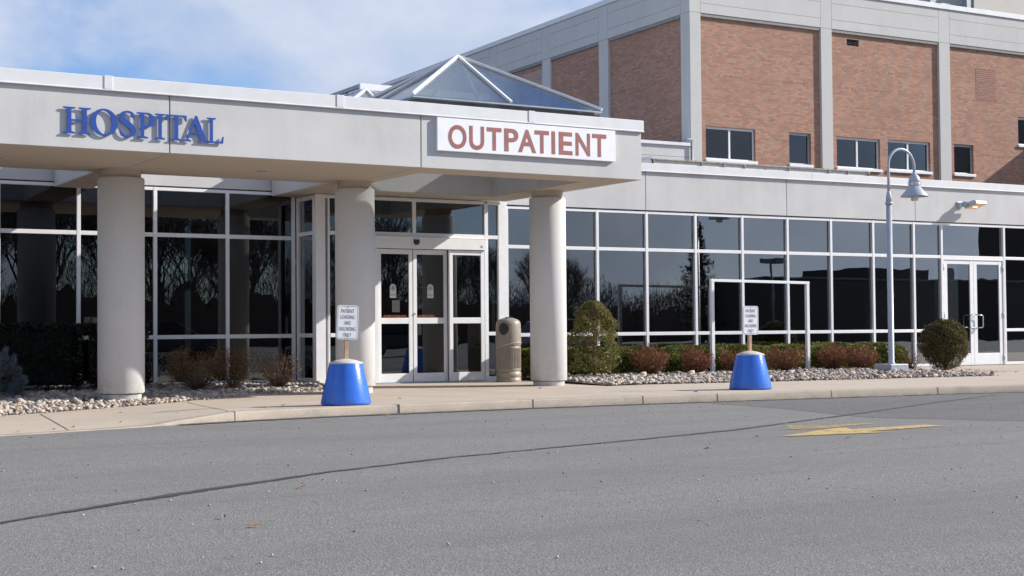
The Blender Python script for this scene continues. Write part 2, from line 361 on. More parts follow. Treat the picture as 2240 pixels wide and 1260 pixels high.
# ------------------------------------------------------------------ ground
def grid_sheet(name, pts, mat, kind=None, z=None):
    mb = MB(); mb.add([(x,y,z if z is not None else 0) for x,y in pts], [tuple(range(len(pts)))]); return tag(mb.build(name, mat), kind=kind)
mb = MB(); mb.quad((-400,-400,0),(500,-400,0),(500,400,0),(-400,400,0)); tag(mb.build('road', M['asphalt']), kind='structure')
KB = [(-30,9.5),(-14,12.1),(-6,13.55),(0,14.75),(2.74,15.35),(3.51,15.62),(4.41,15.92),(4.96,16.10),(5.5,16.27),(6.65,16.42),(7.69,16.46),(8.68,16.49),(9.67,16.5),(11.42,16.42),(12.63,16.3),(14.44,16.14),(16.48,15.93),(18.16,15.66),(22,14.95),(28,13.6),(40,10.5)]
KX = np.array([k[0] for k in KB]); KY = np.array([k[1] for k in KB])
def ykerb(x):
    x = np.asarray(x, float); o = np.zeros_like(x)
    for d in np.linspace(-.9,.9,9): o = o+np.interp(x+d, KX, KY)
    return o/9
def hk(x): return np.interp(x, [3.9,4.45,5.0,5.5], [.008,.014,.07,.115])
def zpave(x, y):
    back = np.interp(x, [2,5.8,9.5,13,20], [.01,.035,.08,.095,.105]); yk = ykerb(x); t = np.clip((y-yk)/3.6, 0, 1)
    z = hk(x)*(1-t)+back*t
    return z+(np.maximum(z,.115)-z)*np.clip((y-20.9)/1.6, 0, 1)
xs = np.concatenate([np.linspace(-30,-2,24), np.linspace(-1.6,30,240), np.linspace(30.5,40,14)]); ts = np.linspace(0,1,30)
mb = MB(); nx, ny = len(xs), len(ts); vs = []
yk = ykerb(xs)
for i, x in enumerate(xs):
    for t in ts:
        y = yk[i]+.02+(26-yk[i])*t; vs.append((x, y, float(zpave(x,y))))
mb.add(vs, [(i*ny+j,(i+1)*ny+j,(i+1)*ny+j+1,i*ny+j+1) for i in range(nx-1) for j in range(ny-1)], 0, True)
pave = tag(mb.build('pavement', M['walk']), kind='structure')
mb = MB(); vs = []
for i, x in enumerate(xs):
    h = float(hk(x)); y = yk[i]
    vs += [(x,y,-.02),(x,y+.006,h-.018),(x,y+.012,h-.005),(x,y+.03,h+.0012),(x,y+.15,h+.0012),(x,y+.155,h-.006)]
mb.add(vs, [(i*6+j,(i+1)*6+j,(i+1)*6+j+1,i*6+j+1) for i in range(nx-1) for j in range(5)], 0, True)
mb.build('kerb', M['kerb'], pave)
mb = MB()
for x, w in ((5.5,.012),(7.72,.03),(9.7,.014),(11.42,.012),(12.63,.010),(14.6,.008),(16.55,.010),(18.5,.010)):      # kerb joints and cracks
    y = float(ykerb(x)); h = float(hk(x)); mb.add([(x-w/2,y-.002,-.01),(x+w/2,y-.002,-.01),(x+w/2,y+.004,h),(x-w/2,y+.004,h),(x+w/2,y+.15,h+.003),(x-w/2,y+.15,h+.003)],[(0,1,2,3),(3,2,4,5)])
def pave_line(pts, w):
    P = []
    for (a, b) in zip(pts[:-1], pts[1:]):
        for k in range(24): P.append((a[0]+(b[0]-a[0])*k/24, a[1]+(b[1]-a[1])*k/24))
    P.append(pts[-1]); n = len(P); vs = []
    for i, p in enumerate(P):
        q = P[min(i+1,n-1)]; r_ = P[max(i-1,0)]; d = Vector((q[0]-r_[0], q[1]-r_[1])).normalized(); s = Vector((-d.y,d.x))*w/2
        for sg in (-1,1):
            x, y = p[0]+s.x*sg, p[1]+s.y*sg; vs.append((x,y,float(zpave(x,y))+.003))
    mb.add(vs, [(2*i,2*i+2,2*i+3,2*i+1) for i in range(n-1)])
pave_line([(3.84,18.9),(3.5,15.8)], .014); pave_line([(5.5,16.45),(6.2,20.4)], .012); pave_line([(9.7,16.65),(8.9,20.0),(9.0,22.3)], .010)
pave_line([(11.42,16.6),(10.4,20.6),(10.4,22.4)], .008); pave_line([(14.6,16.3),(13.6,19.7)], .008); pave_line([(18.5,15.75),(18.3,19.1)], .008)
mb.build('pavement_joint', simple('joint_dirt', (.10,.08,.065), .95), pave)

# tar strips, paint and patches lie on the road as sheets
def strip(name, pts, widths, z, mat, jag=0.0):
    P = [Vector((p[0],p[1])) for p in pts]; Q = []; W = []
    for i in range(len(P)-1):
        for k in range(14):
            t = k/14; Q.append(P[i].lerp(P[i+1], t)); W.append(widths[i]*(1-t)+widths[i+1]*t)
    Q.append(P[-1]); W.append(widths[-1]); vs = []
    for i, p in enumerate(Q):
        d = (Q[min(i+1,len(Q)-1)]-Q[max(i-1,0)]).normalized(); s = Vector((-d.y,d.x))
        for sg in (-1,1):
            o = s*(W[i]/2*sg+random.uniform(-jag,jag)); vs.append((p.x+o.x, p.y+o.y, z))
    mb = MB(); mb.add(vs, [(2*i,2*i+2,2*i+3,2*i+1) for i in range(len(Q)-1)]); return tag(mb.build(name, mat), kind='structure')
strip('road_seam', [(-1,6.3),(.6,7.75),(1.48,8.34),(2.07,8.75),(2.77,9.2),(4.05,9.95),(5.32,10.5),(6.54,10.86),(7.75,11.2),(9.19,11.65),(10.69,12.32),(12.42,13.1),(14.63,14.17),(17,15.2)], [.06,.06,.05,.06,.11,.06,.055,.055,.06,.065,.06,.06,.045,.03], .006, M['tar'], .012)
strip('road_yellow_line', [(.2,6.75),(1.24,7.0),(1.96,7.3),(2.68,7.56),(3.8,7.85),(4.8,7.97),(5.73,8.03),(7.05,8.12)], [.07]*8, .004, M['yellow_ghost'], .01)
strip('road_yellow_line', [(5.14,6.85),(5.25,6.5)], [.05,.04], .004, M['yellow_ghost'], .01)
strip('road_gutter_tar', [(4.75,15.94),(5.5,16.17),(6.65,16.33),(7.69,16.37),(8.68,16.4),(9.67,16.41),(11.42,16.33),(12.63,16.22),(14.44,16.06),(16.48,15.86),(18.16,15.6)], [.16,.2,.2,.22,.18,.16,.14,.13,.12,.1,.1], .008, M['tar_edge'], .02)
grid_sheet('road_patch', [(12.3,16.2),(12.16,14.35),(11.95,13.3),(11.75,12.45),(12.6,10.9),(16,9.6),(30,6.5),(36,11.5),(24,14.45),(18.16,15.5),(14.44,15.98)], M['asphalt_dark'], 'structure', .002)
def grit():
    n = 700; x = rng.uniform(-2,20,n); y = rng.uniform(5.5,16,n); s = rng.uniform(.003,.0085,n); k = y < ykerb(x)-.1
    return np.stack([x,y,s*.4+.004],1)[k], np.stack([s*1.3,s,s*.8],1)[k]
gc, gs = grit(); GRIT = (gc, gs)
grid_sheet('painted_arrow', [(9.03,10.70),(10.21,11.25),(10.36,11.24),(10.24,11.03),(11.14,11.07),(11.32,11.09),(11.36,10.86),(10.16,10.71),(10.29,10.50)], M['yellow'], 'structure', .0065)
grid_sheet('painted_arrow_old', [(9.70,11.40),(10.15,11.86),(10.16,11.70),(10.36,11.56),(11.03,11.65),(10.99,11.50),(10.08,11.26)], M['yellow_worn'], 'structure', .0075)

# ------------------------------------------------------------------ gravel beds
L_EDGE = [(-14,14.6),(-6,16.3),(0,17.95),(3.35,18.9),(3.88,19.1),(4.65,19.55),(5.5,20.05),(6.4,20.75),(7.07,21.1),(7.91,21.4),(8.83,21.62),(9.25,22.0)]
def zbed_l(x, y):
    yf = np.interp(x, [p[0] for p in L_EDGE], [p[1] for p in L_EDGE]); t = np.clip((y-yf)/np.maximum(23.7-yf,.5), 0, 1)
    return np.interp(x,[2,5.8,9.3],[.015,.04,.085])+(.15-np.interp(x,[2,5.8,9.3],[.0,.03,.08]))*t**.9
R_EDGE = [(13.2,19.95),(14.03,20.05),(15.56,19.75),(16.29,19.62),(18.58,19.3),(19.79,19.12),(21.25,18.95)]
def zbed_r(x, y):
    yf = np.interp(x, [p[0] for p in R_EDGE], [p[1] for p in R_EDGE]); return .115+.05*np.clip((y-yf)/2.5, 0, 1)
def bed(name, edge, back, zf):
    xs_ = np.linspace(edge[0][0], edge[-1][0], 60); mb = MB(); vs = []
    for x in xs_:
        yf = np.interp(x, [p[0] for p in edge], [p[1] for p in edge])
        for t in np.linspace(0,1,12): y = yf+.02+(back(x)-yf)*t; vs.append((x,y,float(zf(x,y))-.004))
    mb.add(vs, [(i*12+j,(i+1)*12+j,(i+1)*12+j+1,i*12+j+1) for i in range(59) for j in range(11)], 0, True)
    return tag(mb.build(name, M['soil']), kind='structure')
bed('planting_bed', L_EDGE, lambda x: 23.55+.021*x, zbed_l)
bed('planting_bed', R_EDGE, lambda x: 24.05-.0105*x if x < 19.5 else 24.05-.0105*x-(x-19.5)*1.6, zbed_r)

def ico(sub):
    bm = bmesh.new(); bmesh.ops.create_icosphere(bm, subdivisions=sub, radius=1); bm.verts.ensure_lookup_table()
    v = np.array([q.co[:] for q in bm.verts]); f = np.array([[q.index for q in p.verts] for p in bm.faces]); bm.free(); return v, f
def rotmats(n):
    q = rng.normal(size=(n,4)); q /= np.linalg.norm(q,axis=1)[:,None]; w,x,y,z = q.T
    return np.stack([np.stack([1-2*(y*y+z*z),2*(x*y-z*w),2*(x*z+y*w)],-1),np.stack([2*(x*y+z*w),1-2*(x*x+z*z),2*(y*z-x*w)],-1),np.stack([2*(x*z-y*w),2*(y*z+x*w),1-2*(x*x+y*y)],-1)],1)
def blobs(name, C, S, mat, sub=2, jit=.12, parent=None, flat=True):
    v, f = ico(sub); n = len(C); nv, nf = len(v), len(f)
    a = rng.uniform(0, 2*math.pi, n); t = rng.normal(0,.25,(n,2))
    cz, sz = np.cos(a), np.sin(a); Rz = np.zeros((n,3,3)); Rz[:,0,0]=cz; Rz[:,0,1]=-sz; Rz[:,1,0]=sz; Rz[:,1,1]=cz; Rz[:,2,2]=1
    Rz[:,2,0] = t[:,0]; Rz[:,2,1] = t[:,1]
    P = v[None]*S[:,None,:]; P = P*(1+rng.uniform(-jit,jit,(n,nv,1)))
    P = np.einsum('nij,nvj->nvi', Rz, P)+C[:,None,:]
    F = (f[None]+np.arange(n)[:,None,None]*nv).reshape(-1)
    me = bpy.data.meshes.new(name); me.vertices.add(n*nv); me.vertices.foreach_set('co', P.reshape(-1))
    me.loops.add(n*nf*3); me.loops.foreach_set('vertex_index', F.astype(np.int32))
    me.polygons.add(n*nf); me.polygons.foreach_set('loop_start', np.arange(0,n*nf*3,3,dtype=np.int32)); me.polygons.foreach_set('loop_total', np.full(n*nf,3,dtype=np.int32))
    me.polygons.foreach_set('use_smooth', np.ones(n*nf,dtype=bool)); me.materials.append(mat); me.update()
    ob = bpy.data.objects.new(name, me); COL.objects.link(ob)
    if parent: ob.parent = parent
    return ob
def pebbles(edge, back, zf, n, x0, x1, lo=.020, hi=.050):
    x = rng.uniform(x0, x1, n); yf = np.interp(x, [p[0] for p in edge], [p[1] for p in edge]); yb = np.array([back(q) for q in x])
    y = yf+.02+(yb-yf)*rng.uniform(0,1,n)**1.25
    s = (lo+(hi-lo)*rng.beta(1.1,1.7,n))*np.where(rng.uniform(0,1,n)<.08, 1.45, 1)*np.interp(y-yf,[0,.12],[.6,1])
    S = np.stack([s*rng.uniform(1.1,1.7,n), s*rng.uniform(.8,1.15,n), s*rng.uniform(.55,.85,n)], 1)
    z = np.array([float(zf(a,b)) for a,b in zip(x,y)])+s*rng.uniform(.0,.75,n)
    return np.stack([x,y,z],1), S
c1, s1 = pebbles(L_EDGE, lambda x: 23.5+.021*x, zbed_l, 6600, 1.2, 9.25)
c2, s2 = pebbles(R_EDGE, lambda x: min(23.4, np.interp(x,[19.5,21.25],[23.4,20.6])), zbed_r, 5200, 13.3, 21.25)
tag(blobs('road_grit', *GRIT, M['pebble'], 1, .15), 'loose pale grit and tiny stones scattered over the asphalt', 'grit', kind='stuff')
def spill(edge, x0, x1, n):
    x = rng.uniform(x0,x1,n); y = np.interp(x,[p[0] for p in edge],[p[1] for p in edge])-np.abs(rng.normal(0,.10,n)); s = rng.uniform(.008,.024,n)
    return np.stack([x,y,np.array([float(zpave(a,b)) for a,b in zip(x,y)])+s*.5],1), np.stack([s*1.3,s,s*.7],1)
c3, s3 = spill(L_EDGE,2.5,9.2,70); c4, s4 = spill(R_EDGE,13.3,21.2,80)
o = blobs('river_pebbles', np.concatenate([c1,c2,c3,c4]), np.concatenate([s1,s2,s3,s4]), M['pebble'], 1, .1)
tag(o, 'rounded river pebbles in grey, cream and brown covering the planting beds', 'pebbles', kind='stuff')

# ------------------------------------------------------------------ glazing
def pane_box(b, x0, x1, y0, y1, z0, z1, slope=0.0):
    s = slope*(x1-x0)/2+random.uniform(-.0012,.0012); b.add([(x0,y0-s,z0),(x1,y0+s,z0),(x1,y1+s,z0),(x0,y1-s,z0),(x0,y0-s,z1),(x1,y0+s,z1),(x1,y1+s,z1),(x0,y1-s,z1)],[(0,3,2,1),(4,5,6,7),(0,1,5,4),(1,2,6,5),(2,3,7,6),(3,0,4,7)])
def glazing(th, xs, zs, y, fr_mat=None, glass=None, mw=.062, th_=.068, skip=(), y_out=.04, label=None):
    """a curtain wall in the plane y: mullions at xs, transoms at zs; skip = set of (col,row) cells left open"""
    fm = fr_mat or M['white']; gm = glass or M['glass']; mb = MB()
    for i, x in enumerate(xs): mb.box(x-mw/2, x+mw/2, y-y_out, y+.09, zs[0], zs[-1])
    for i in range(len(xs)-1):
        for j, z in enumerate(zs):
            lo, hi = (z, z+th_*.9) if j == 0 else ((z-th_*.8, z) if j == len(zs)-1 else (z-th_/2, z+th_/2))
            if j == 0 and (i,0) in skip: continue
            if 0 < j < len(zs)-1 and (i,j-1) in skip and (i,j) in skip: continue
            mb.box(xs[i]+mw/2, xs[i+1]-mw/2, y-y_out+.004, y+.08, lo, hi)
    mb.build('window_frame', fm, th, .004)
    for i in range(len(xs)-1):
        for j in range(len(zs)-1):
            if (i,j) in skip: continue
            p = MB(); pane_box(p, xs[i]+mw/2-.012, xs[i+1]-mw/2+.012, y+.01, y+.022, zs[j]+.03, zs[j+1]-.03, -math.tan(th.rotation_euler.z)); p.build('pane', gm, th)

def frame_thing(name, label, cat, t, group=None): return thing(name, label, cat, (0,0,0), t, group)
def rebase(th, loc):
    t = th.rotation_euler.z; L = Vector(loc); T_ = Matrix.Translation(-L); seen = set()
    def go(o):
        for c in o.children:
            if c.type == 'MESH' and c.data.name not in seen: seen.add(c.data.name); c.data.transform(T_)
            go(c)
    go(th); th.location = w2(loc, t)
def wall_holes(mb, x0, x1, z0, z1, y, holes, depth, mi=0):
    """front wall in the plane y with openings that have reveals of the given depth"""
    X = sorted({x0,x1,*[h[0] for h in holes],*[h[1] for h in holes]}); Z = sorted({z0,z1,*[h[2] for h in holes],*[h[3] for h in holes]})
    for i in range(len(X)-1):
        for j in range(len(Z)-1):
            cx, cz = (X[i]+X[i+1])/2, (Z[j]+Z[j+1])/2
            if not any(h[0]<cx<h[1] and h[2]<cz<h[3] for h in holes):
                mb.quad((X[i],y,Z[j]),(X[i+1],y,Z[j]),(X[i+1],y,Z[j+1]),(X[i],y,Z[j+1]), mi)
    for a,b,c,d in holes:
        mb.quad((a,y,c),(b,y,c),(b,y+depth,c),(a,y+depth,c),mi); mb.quad((a,y,d),(a,y+depth,d),(b,y+depth,d),(b,y,d),mi)
        mb.quad((a,y,c),(a,y+depth,c),(a,y+depth,d),(a,y,d),mi); mb.quad((b,y,c),(b,y,d),(b,y+depth,d),(b,y+depth,c),mi)

# ---- clinic wing (right of the entrance)
YR = 24.21
wing = frame_thing('clinic_wing', 'long low grey clinic wing with white framed glazing right of the entrance', 'building', TR)
mb = MB(); J = [12.9,16.55,20.22,23.98,27.7,31.4]
for a, b in zip(J[:-1], J[1:]): mb.box(a+.007, b-.007, YR-.06, YR+.12, 3.452, 4.24)
mb.build('fascia', M['stucco'], wing, .004)
mb = MB(); mb.box(12.9, 31.4, YR-.045, YR+.15, 3.46, 4.23); mb.build('wall_core', M['dark'], wing)
mb = MB()
for a, b in ((12.9,20.9),(20.903,31.43)): mb.box(a, b, YR-.10, YR+.3, 4.24, 4.41)
mb.box(12.9, 31.43, YR-.112, YR-.06, 4.236, 4.252); mb.build('coping', M['coping'], wing, .005)
glx = [13.33,14.2,15.395,16.583,17.81,19.03,20.255,21.48,22.715,23.95,24.82,26.86,28.0,29.2]; glz = [.12,.94,2.645,3.43]
glazing(wing, glx, glz, YR, skip={(10,0),(10,1)})
mb = MB(); mb.box(12.9, 31, YR+.09, 37.2, 4.1, 4.2); mb.build('roof', M['roof'], wing)
mb = MB(); mb.box(13.3, 31, YR+.1, 31, 3.3, 3.34); mb.build('ceiling', M['interior'], wing)
mb = MB(); mb.box(13.3, 31, 30.5, 30.6, .1, 3.3); mb.build('inner_wall', M['interior'], wing)
for x, d in ((17.2,2.2),(20.6,1.6),(23.2,2.6),(28.6,2.2)): mb = MB(); mb.box(x, x+.12, YR+.9, YR+.9+d, .1, 3.3); mb.build('inner_wall', M['interior'], wing)
mb = MB(); mb.box(13.3, 31, YR-.05, 31, .02, .118); mb.build('floor', M['carpet'], wing)
for x, z, w, h in ((25.3,1.3,1.3,.85),(27.2,1.9,.5,.45),(27.4,1.2,.6,.45),(24.3,1.7,.35,.6),(26.1,2.1,.5,.4),(18.9,1.3,.9,.7),(15.2,1.4,.7,.9)): mb = MB(); mb.box(x, x+w, 30.46, 30.5, z, z+h); mb.build('notice_board', M['interior_dark'], wing)
def swing_door(x0, x1, hinge_left):
    d = MB(); z0, z1 = .125, 2.575; s = .11
    d.box(x0, x0+s, YR-.02, YR+.035, z0, z1); d.box(x1-s, x1, YR-.02, YR+.035, z0, z1)
    d.box(x0+s, x1-s, YR-.018, YR+.033, z1-.09, z1); d.box(x0+s, x1-s, YR-.018, YR+.033, z0, .40)
    door = d.build('door', M['white'], wing, .004)
    p = MB(); p.box(x0+s-.01, x1-s+.01, YR+.0, YR+.012, .39, z1-.08); p.build('pane', M['glass_door'], door)
    b = MB(); b.box(x0+.06, x1-.06, YR+.06, YR+.10, 1.02, 1.10); b.build('push_bar', M['sign_white'], door)
    xe = x1-.055 if hinge_left else x0+.055
    h = MB(); dx = -.0 if hinge_left else .0
    xo = xe+(.0 if hinge_left else .0); sg = -1 if hinge_left else 1
    h.tube([(xe,YR-.02,.98),(xe,YR-.085,.99),(xe+sg*.03,YR-.10,1.0),(xe+sg*.12,YR-.10,1.0),(xe+sg*.15,YR-.10,1.03),(xe+sg*.15,YR-.10,1.26),(xe+sg*.12,YR-.10,1.29),(xe+sg*.03,YR-.10,1.29),(xe,YR-.085,1.30),(xe,YR-.02,1.31)], .013, 8)
    h.build('handle', M['alu'], door)
    for z in (.3,1.3,2.4):
        xh = x0-.012 if hinge_left else x1+.012
        k = MB(); k.lathe([(.013,z-.07),(.013,z+.07)], xh, YR-.032, 10); k.build('hinge', M['alu'], door)
swing_door(24.885,25.832,True); swing_door(25.84,26.79,False)
mb = MB(); mb.box(24.851,26.829,YR-.036,YR+.08,2.58,2.612); mb.box(24.851,24.872,YR-.036,YR+.08,.12,2.58); mb.box(26.803,26.829,YR-.036,YR+.08,.12,2.58); mb.build('door_frame', M['white'], wing, .003)
rebase(wing, (20,YR,0))

# ---- lobby wing (left, behind the canopy)
YL = 23.6
lob = frame_thing('lobby_wing', 'grey lobby wing with dark white framed windows behind the canopy at left', 'building', TC)
mb = MB(); J = [-8.9,-5.2,-1.5,2.2,5.92,9.62]
for a, b in zip(J[:-1], J[1:]): mb.box(a+.006, b-.006, YL-.05, YL+.12, 3.497, 4.2)
mb.build('fascia', M['stucco'], lob, .004)
mb = MB(); mb.box(-8.9, 9.62, YL-.035, YL+.15, 3.5, 4.19); mb.build('wall_core', M['dark'], lob)
mb = MB(); mb.box(-8.9, 9.62, YL-.08, YL+.3, 4.2, 4.36); mb.build('coping', M['coping'], lob, .005)
lx = [-6.6,-5.35,-4.1,-2.85,-1.6,-.35,.9,2.15,3.4,4.65,5.904,7.165,8.42,9.625]; lz = [.15,.968,2.678,3.475]
glazing(lob, lx, lz, YL)
mb = MB(); mb.box(-8.9, 13.3, YL+.09, 40, 4.08, 4.18); mb.build('roof', M['roof'], lob)
for bx in ((-7,9.6,29.5,29.6,.1,3.4),(7.35,7.47,25.6,29.5,.1,3.4),(5.0,5.1,26.5,29.5,.1,3.4)): mb = MB(); mb.box(*bx); mb.build('inner_wall', M['interior'], lob)
mb = MB(); mb.box(-7, 13.2, YL-.06, 29.6, .03, .148); mb.build('floor', M['carpet'], lob)
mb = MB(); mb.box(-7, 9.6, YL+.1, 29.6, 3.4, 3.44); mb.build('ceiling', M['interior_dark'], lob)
mb = MB(); mb.add([(6.3,23.95,1.05),(9.2,24.3,2.35),(9.2,24.3,2.50),(6.3,23.95,1.20),(6.3,24.03,1.05),(9.2,24.38,2.35),(9.2,24.38,2.50),(6.3,24.03,1.20)],[(0,1,2,3),(7,6,5,4),(3,2,6,7),(0,4,5,1)]); mb.build('stair_rail', simple('rail_beige', (.75,.68,.52), .6), lob)
rebase(lob, (2,YL,0))

# ---- entrance vestibule
YV = 22.72
ves = frame_thing('entrance_vestibule', 'white framed glass entrance vestibule with automatic sliding doors under the canopy', 'building', TC)
mb = MB()
def post(x0, x1, y0=YV-.03, y1=YV+.12, z0=.1, z1=3.39): mb.box(x0, x1, y0, y1, z0, z1)
post(9.67,9.85); post(9.9,9.935,YV-.02,YV+.1); mb.box(9.85,9.9,YV-.02,YV+.1,.1,.2)
post(13.28,13.46)
post(10.13,10.2,YV-.03,YV+.1); post(12.985,13.06,YV-.03,YV+.1,.1,3.35)
mb.box(11.52,11.59,YV-.028,YV+.1,2.775,3.33)
mb.box(10.2,12.985,YV-.028,YV+.1,2.70,2.775); mb.box(9.85,10.13,YV-.028,YV+.1,3.33,3.39); mb.box(10.2,12.985,YV-.028,YV+.1,3.33,3.39); mb.box(13.06,13.28,YV-.028,YV+.1,3.33,3.39)
for z in (2.735,.975):
    for a, b in ((9.935,10.13),(13.06,13.28)): mb.box(a, b, YV-.026, YV+.09, z-.033, z+.033)
for a, b in ((9.935,10.13),(13.06,13.28)): mb.box(a, b, YV-.026, YV+.09, .1, .2)
# left return and right return
mb.box(9.67,9.76,YL-.13,YL-.05,.1,3.39); mb.box(9.68,9.75,YV+.12,YL-.13,3.31,3.39); mb.box(9.68,9.75,YV+.12,YL-.13,.1,.24)
for z in (2.735,.975): mb.box(9.68,9.75,YV+.12,YL-.13,z-.033,z+.033)
mb.box(13.38,13.45,YV+.12,24.3,3.31,3.39); mb.box(13.38,13.45,YV+.12,24.3,.1,.22)
mb.build('window_frame', M['white'], ves, .004)
def vp(x0,x1,y0,y1,z0,z1,mat='glass_door',name='pane',parent=None): b = MB(); pane_box(b,x0,x1,y0,y1,z0,z1,-math.tan(TC) if x1-x0 > .1 else 0.0); return b.build(name, M[mat], parent or ves)
for a, b in ((9.93,10.135),(13.055,13.285)):
    vp(a,b,YV+.02,YV+.032,.19,.95); vp(a,b,YV+.02,YV+.032,1.0,2.71); vp(a,b,YV+.02,YV+.032,2.76,3.34)
vp(10.195,11.525,YV+.02,YV+.032,2.765,3.34); vp(11.585,12.99,YV+.02,YV+.032,2.765,3.34)
for a, b in ((.22,.95),(1.0,2.71),(2.76,3.33)): vp(9.71,9.722,YV+.11,YL-.12,a,b); vp(13.41,13.422,YV+.11,24.25,a,b)
mb = MB(); mb.box(10.2,12.985,YV-.10,YV+.08,2.49,2.70); mb.box(10.2,12.985,YV-.104,YV-.06,2.688,2.694); hd = mb.build('door_header', M['white'], ves, .006)
mb = MB(); vs=[];n=16
for i in range(5):
    a = i/4*math.pi/2
    for k in range(n+1):
        t = math.pi*k/n; vs.append((11.56-.062*math.cos(t)*math.cos(a)**.6, YV-.10-.055*math.sin(t)*math.cos(a)**.6, 2.64-.085*math.sin(a)))
mb.add(vs,[(i*(n+1)+k,i*(n+1)+k+1,(i+1)*(n+1)+k+1,(i+1)*(n+1)+k) for i in range(4) for k in range(n)],0,True)
mb.add([(11.498,YV-.10,2.64),(11.622,YV-.10,2.64),(11.622,YV-.10,2.655),(11.498,YV-.10,2.655)]+[vs[k] for k in range(n+1)],[(0,1,2,3),tuple(range(4,4+n+1))])
mb.build('motion_sensor', M['black'], hd)
mb = MB(); mb.box(12.87,12.905,YV-.106,YV-.1,2.535,2.575); mb.build('switch_plate', M['alu'], hd)
def leaf(x0, x1, yo, seal_l=True):
    s = .072; b = MB(); y0, y1 = YV+yo-.03, YV+yo+.02; z0, z1 = .135, 2.48
    b.box(x0,x0+s,y0,y1,z0,z1); b.box(x1-s,x1,y0,y1,z0,z1); b.box(x0+s,x1-s,y0+.002,y1-.002,z1-.085,z1); b.box(x0+s,x1-s,y0+.002,y1-.002,z0,.29); b.box(x0+s,x1-s,y0+.002,y1-.002,1.165,1.27)
    d = b.build('sliding_door', M['white'], ves, .004)
    for a, c in ((.28,1.175),(1.26,2.405)): vp(x0+s-.01,x1-s+.01,YV+yo-.008,YV+yo+.004,a,c,'glass_door','pane',d)
    return d
leaf(10.2,10.835,-.03); d1 = leaf(10.85,11.535,.05); d2 = leaf(11.55,12.235,.05); leaf(12.235,12.955,-.03)
mb = MB(); mb.box(12.955,12.985,YV-.03,YV+.1,.1,2.49); mb.box(10.2,12.98,YV-.06,YV+.1,.1,.132); mb.build('threshold', M['alu'], ves)
mb = MB(); mb.box(11.5355,11.5495,YV+.04,YV+.06,.135,2.48); mb.build('door_seal', M['black'], ves)
mb = MB(); mb.lathe([(.016,-.012),(.016,.012)],0,0,14)
lk = mb.build('lock', M['alu'], d2); lk.data.transform(Matrix.Translation((11.575,YV+.012,1.34)) @ Matrix.Rotation(R(90),4,'X'))
def decal(dr, cx, yo):
    y = YV+yo-.0125
    arch = [(cx-.062,1.62),(cx+.062,1.62)]+[(cx+.062*math.cos(a),1.805+.062*math.sin(a)) for a in np.linspace(0,math.pi,17)]
    b = MB(); b.prism(arch, y, y+.002); s = b.build('door_sticker', M['decal'], dr)
    ring_o = [(cx+.055*math.cos(a),1.80+.055*math.sin(a)) for a in np.linspace(0,2*math.pi,33)[:-1]]; ring_i = [(cx+.048*math.cos(a),1.80+.048*math.sin(a)) for a in np.linspace(0,2*math.pi,33)[:-1]]
    b = MB(); b.add([(x,y-.001,z) for x,z in ring_o]+[(x,y-.001,z) for x,z in ring_i],[(i,(i+1)%32,32+(i+1)%32,32+i) for i in range(32)])
    b.add([(cx+u,y-.001,1.80+v) for u,v in ((-.014,-.038),(.014,-.038),(.014,-.014),(.042,-.014),(0,.042),(-.042,-.014),(-.014,-.014))],[tuple(range(7))]); b.build('sticker_arrow', M['print'], s)
    text_mesh('sticker_text','AUTOMATIC DOOR',cx-.052,cx+.052,1.668,1.684,y-.001,M['print'],s,.001)
decal(d1,11.16,.05); decal(d2,11.90,.05)
text_mesh('warning_text','AUTOMATIC SLIDING DOOR',10.97,11.42,1.285,1.318,YV+.0375,M['orange'],d1,.001,.01); text_mesh('warning_text','AUTOMATIC SLIDING',11.66,11.98,1.285,1.318,YV+.0375,M['orange'],d2,.001,.01)
mb = MB(); mb.box(11.14,11.29,YV+.0375,YV+.0385,1.37,1.58); mb.build('paper_notice', simple('notice_paper', (.05,.053,.055), .8), d1)
# inner lobby: floor, ceiling, inner doors and side walls
mb = MB(); mb.box(9.76,13.38,YV+.1,29.5,.06,.112); mb.build('floor', M['carpet'], ves)
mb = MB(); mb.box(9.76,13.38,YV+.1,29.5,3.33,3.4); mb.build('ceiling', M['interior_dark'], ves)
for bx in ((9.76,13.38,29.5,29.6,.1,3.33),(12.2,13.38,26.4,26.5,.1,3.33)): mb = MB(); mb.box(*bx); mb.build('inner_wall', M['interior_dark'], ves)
mb = MB()
for x in (9.76,10.6,11.4,12.2): mb.box(x,x+.08,25.7,25.78,.11,3.3)
mb.box(9.84,12.2,25.705,25.775,2.3,2.45); mb.build('inner_door_frame', M['alu'], ves)
mb = MB(); mb.box(9.72,13.42,YV+.10,24.2,3.41,4.08); mb.build('roof', M['stucco'], ves)
rebase(ves, (11.55,YV,0))

# ------------------------------------------------------------------ canopy
ZS = 3.396; YF = 18.40
can = frame_thing('entrance_canopy', 'flat grey stucco canopy on three round columns with white metal coping', 'canopy', TC)
core = MB()
for x0,x1,y0,y1 in ((-9,9.79,YF+.03,21.05),(9.79,12.7,YF+.03,19.08),(12.7,13.37,YF+.03,22.66),(9.79,12.7,21.9,22.66),(9.2,9.79,21.05,23.5),(5.5,6.09,21.05,23.5)):
    core.box(x0,x1,y0,y1,ZS+.012,4.15)
core.build('beam', M['stucco'], can)
mb = MB(); J = [-9,-5.3,-1.62,2.08,5.785,9.485,13.4]
for a, b in zip(J[:-1], J[1:]): mb.box(a+.008, b-.008 if b < 13 else b, YF, YF+.028, ZS, 4.158)
mb.box(13.372,13.40,YF+.028,22.66,ZS,4.158); mb.build('fascia', M['stucco'], can, .005)
mb = MB(); J2 = [-9,-5.3,-1.62,2.08,5.785,9.485]
for a, b in zip(J2[:-1], J2[1:]): mb.box(a+.006, b-.006, YF+.03, 21.045, ZS+.0015, ZS+.011)
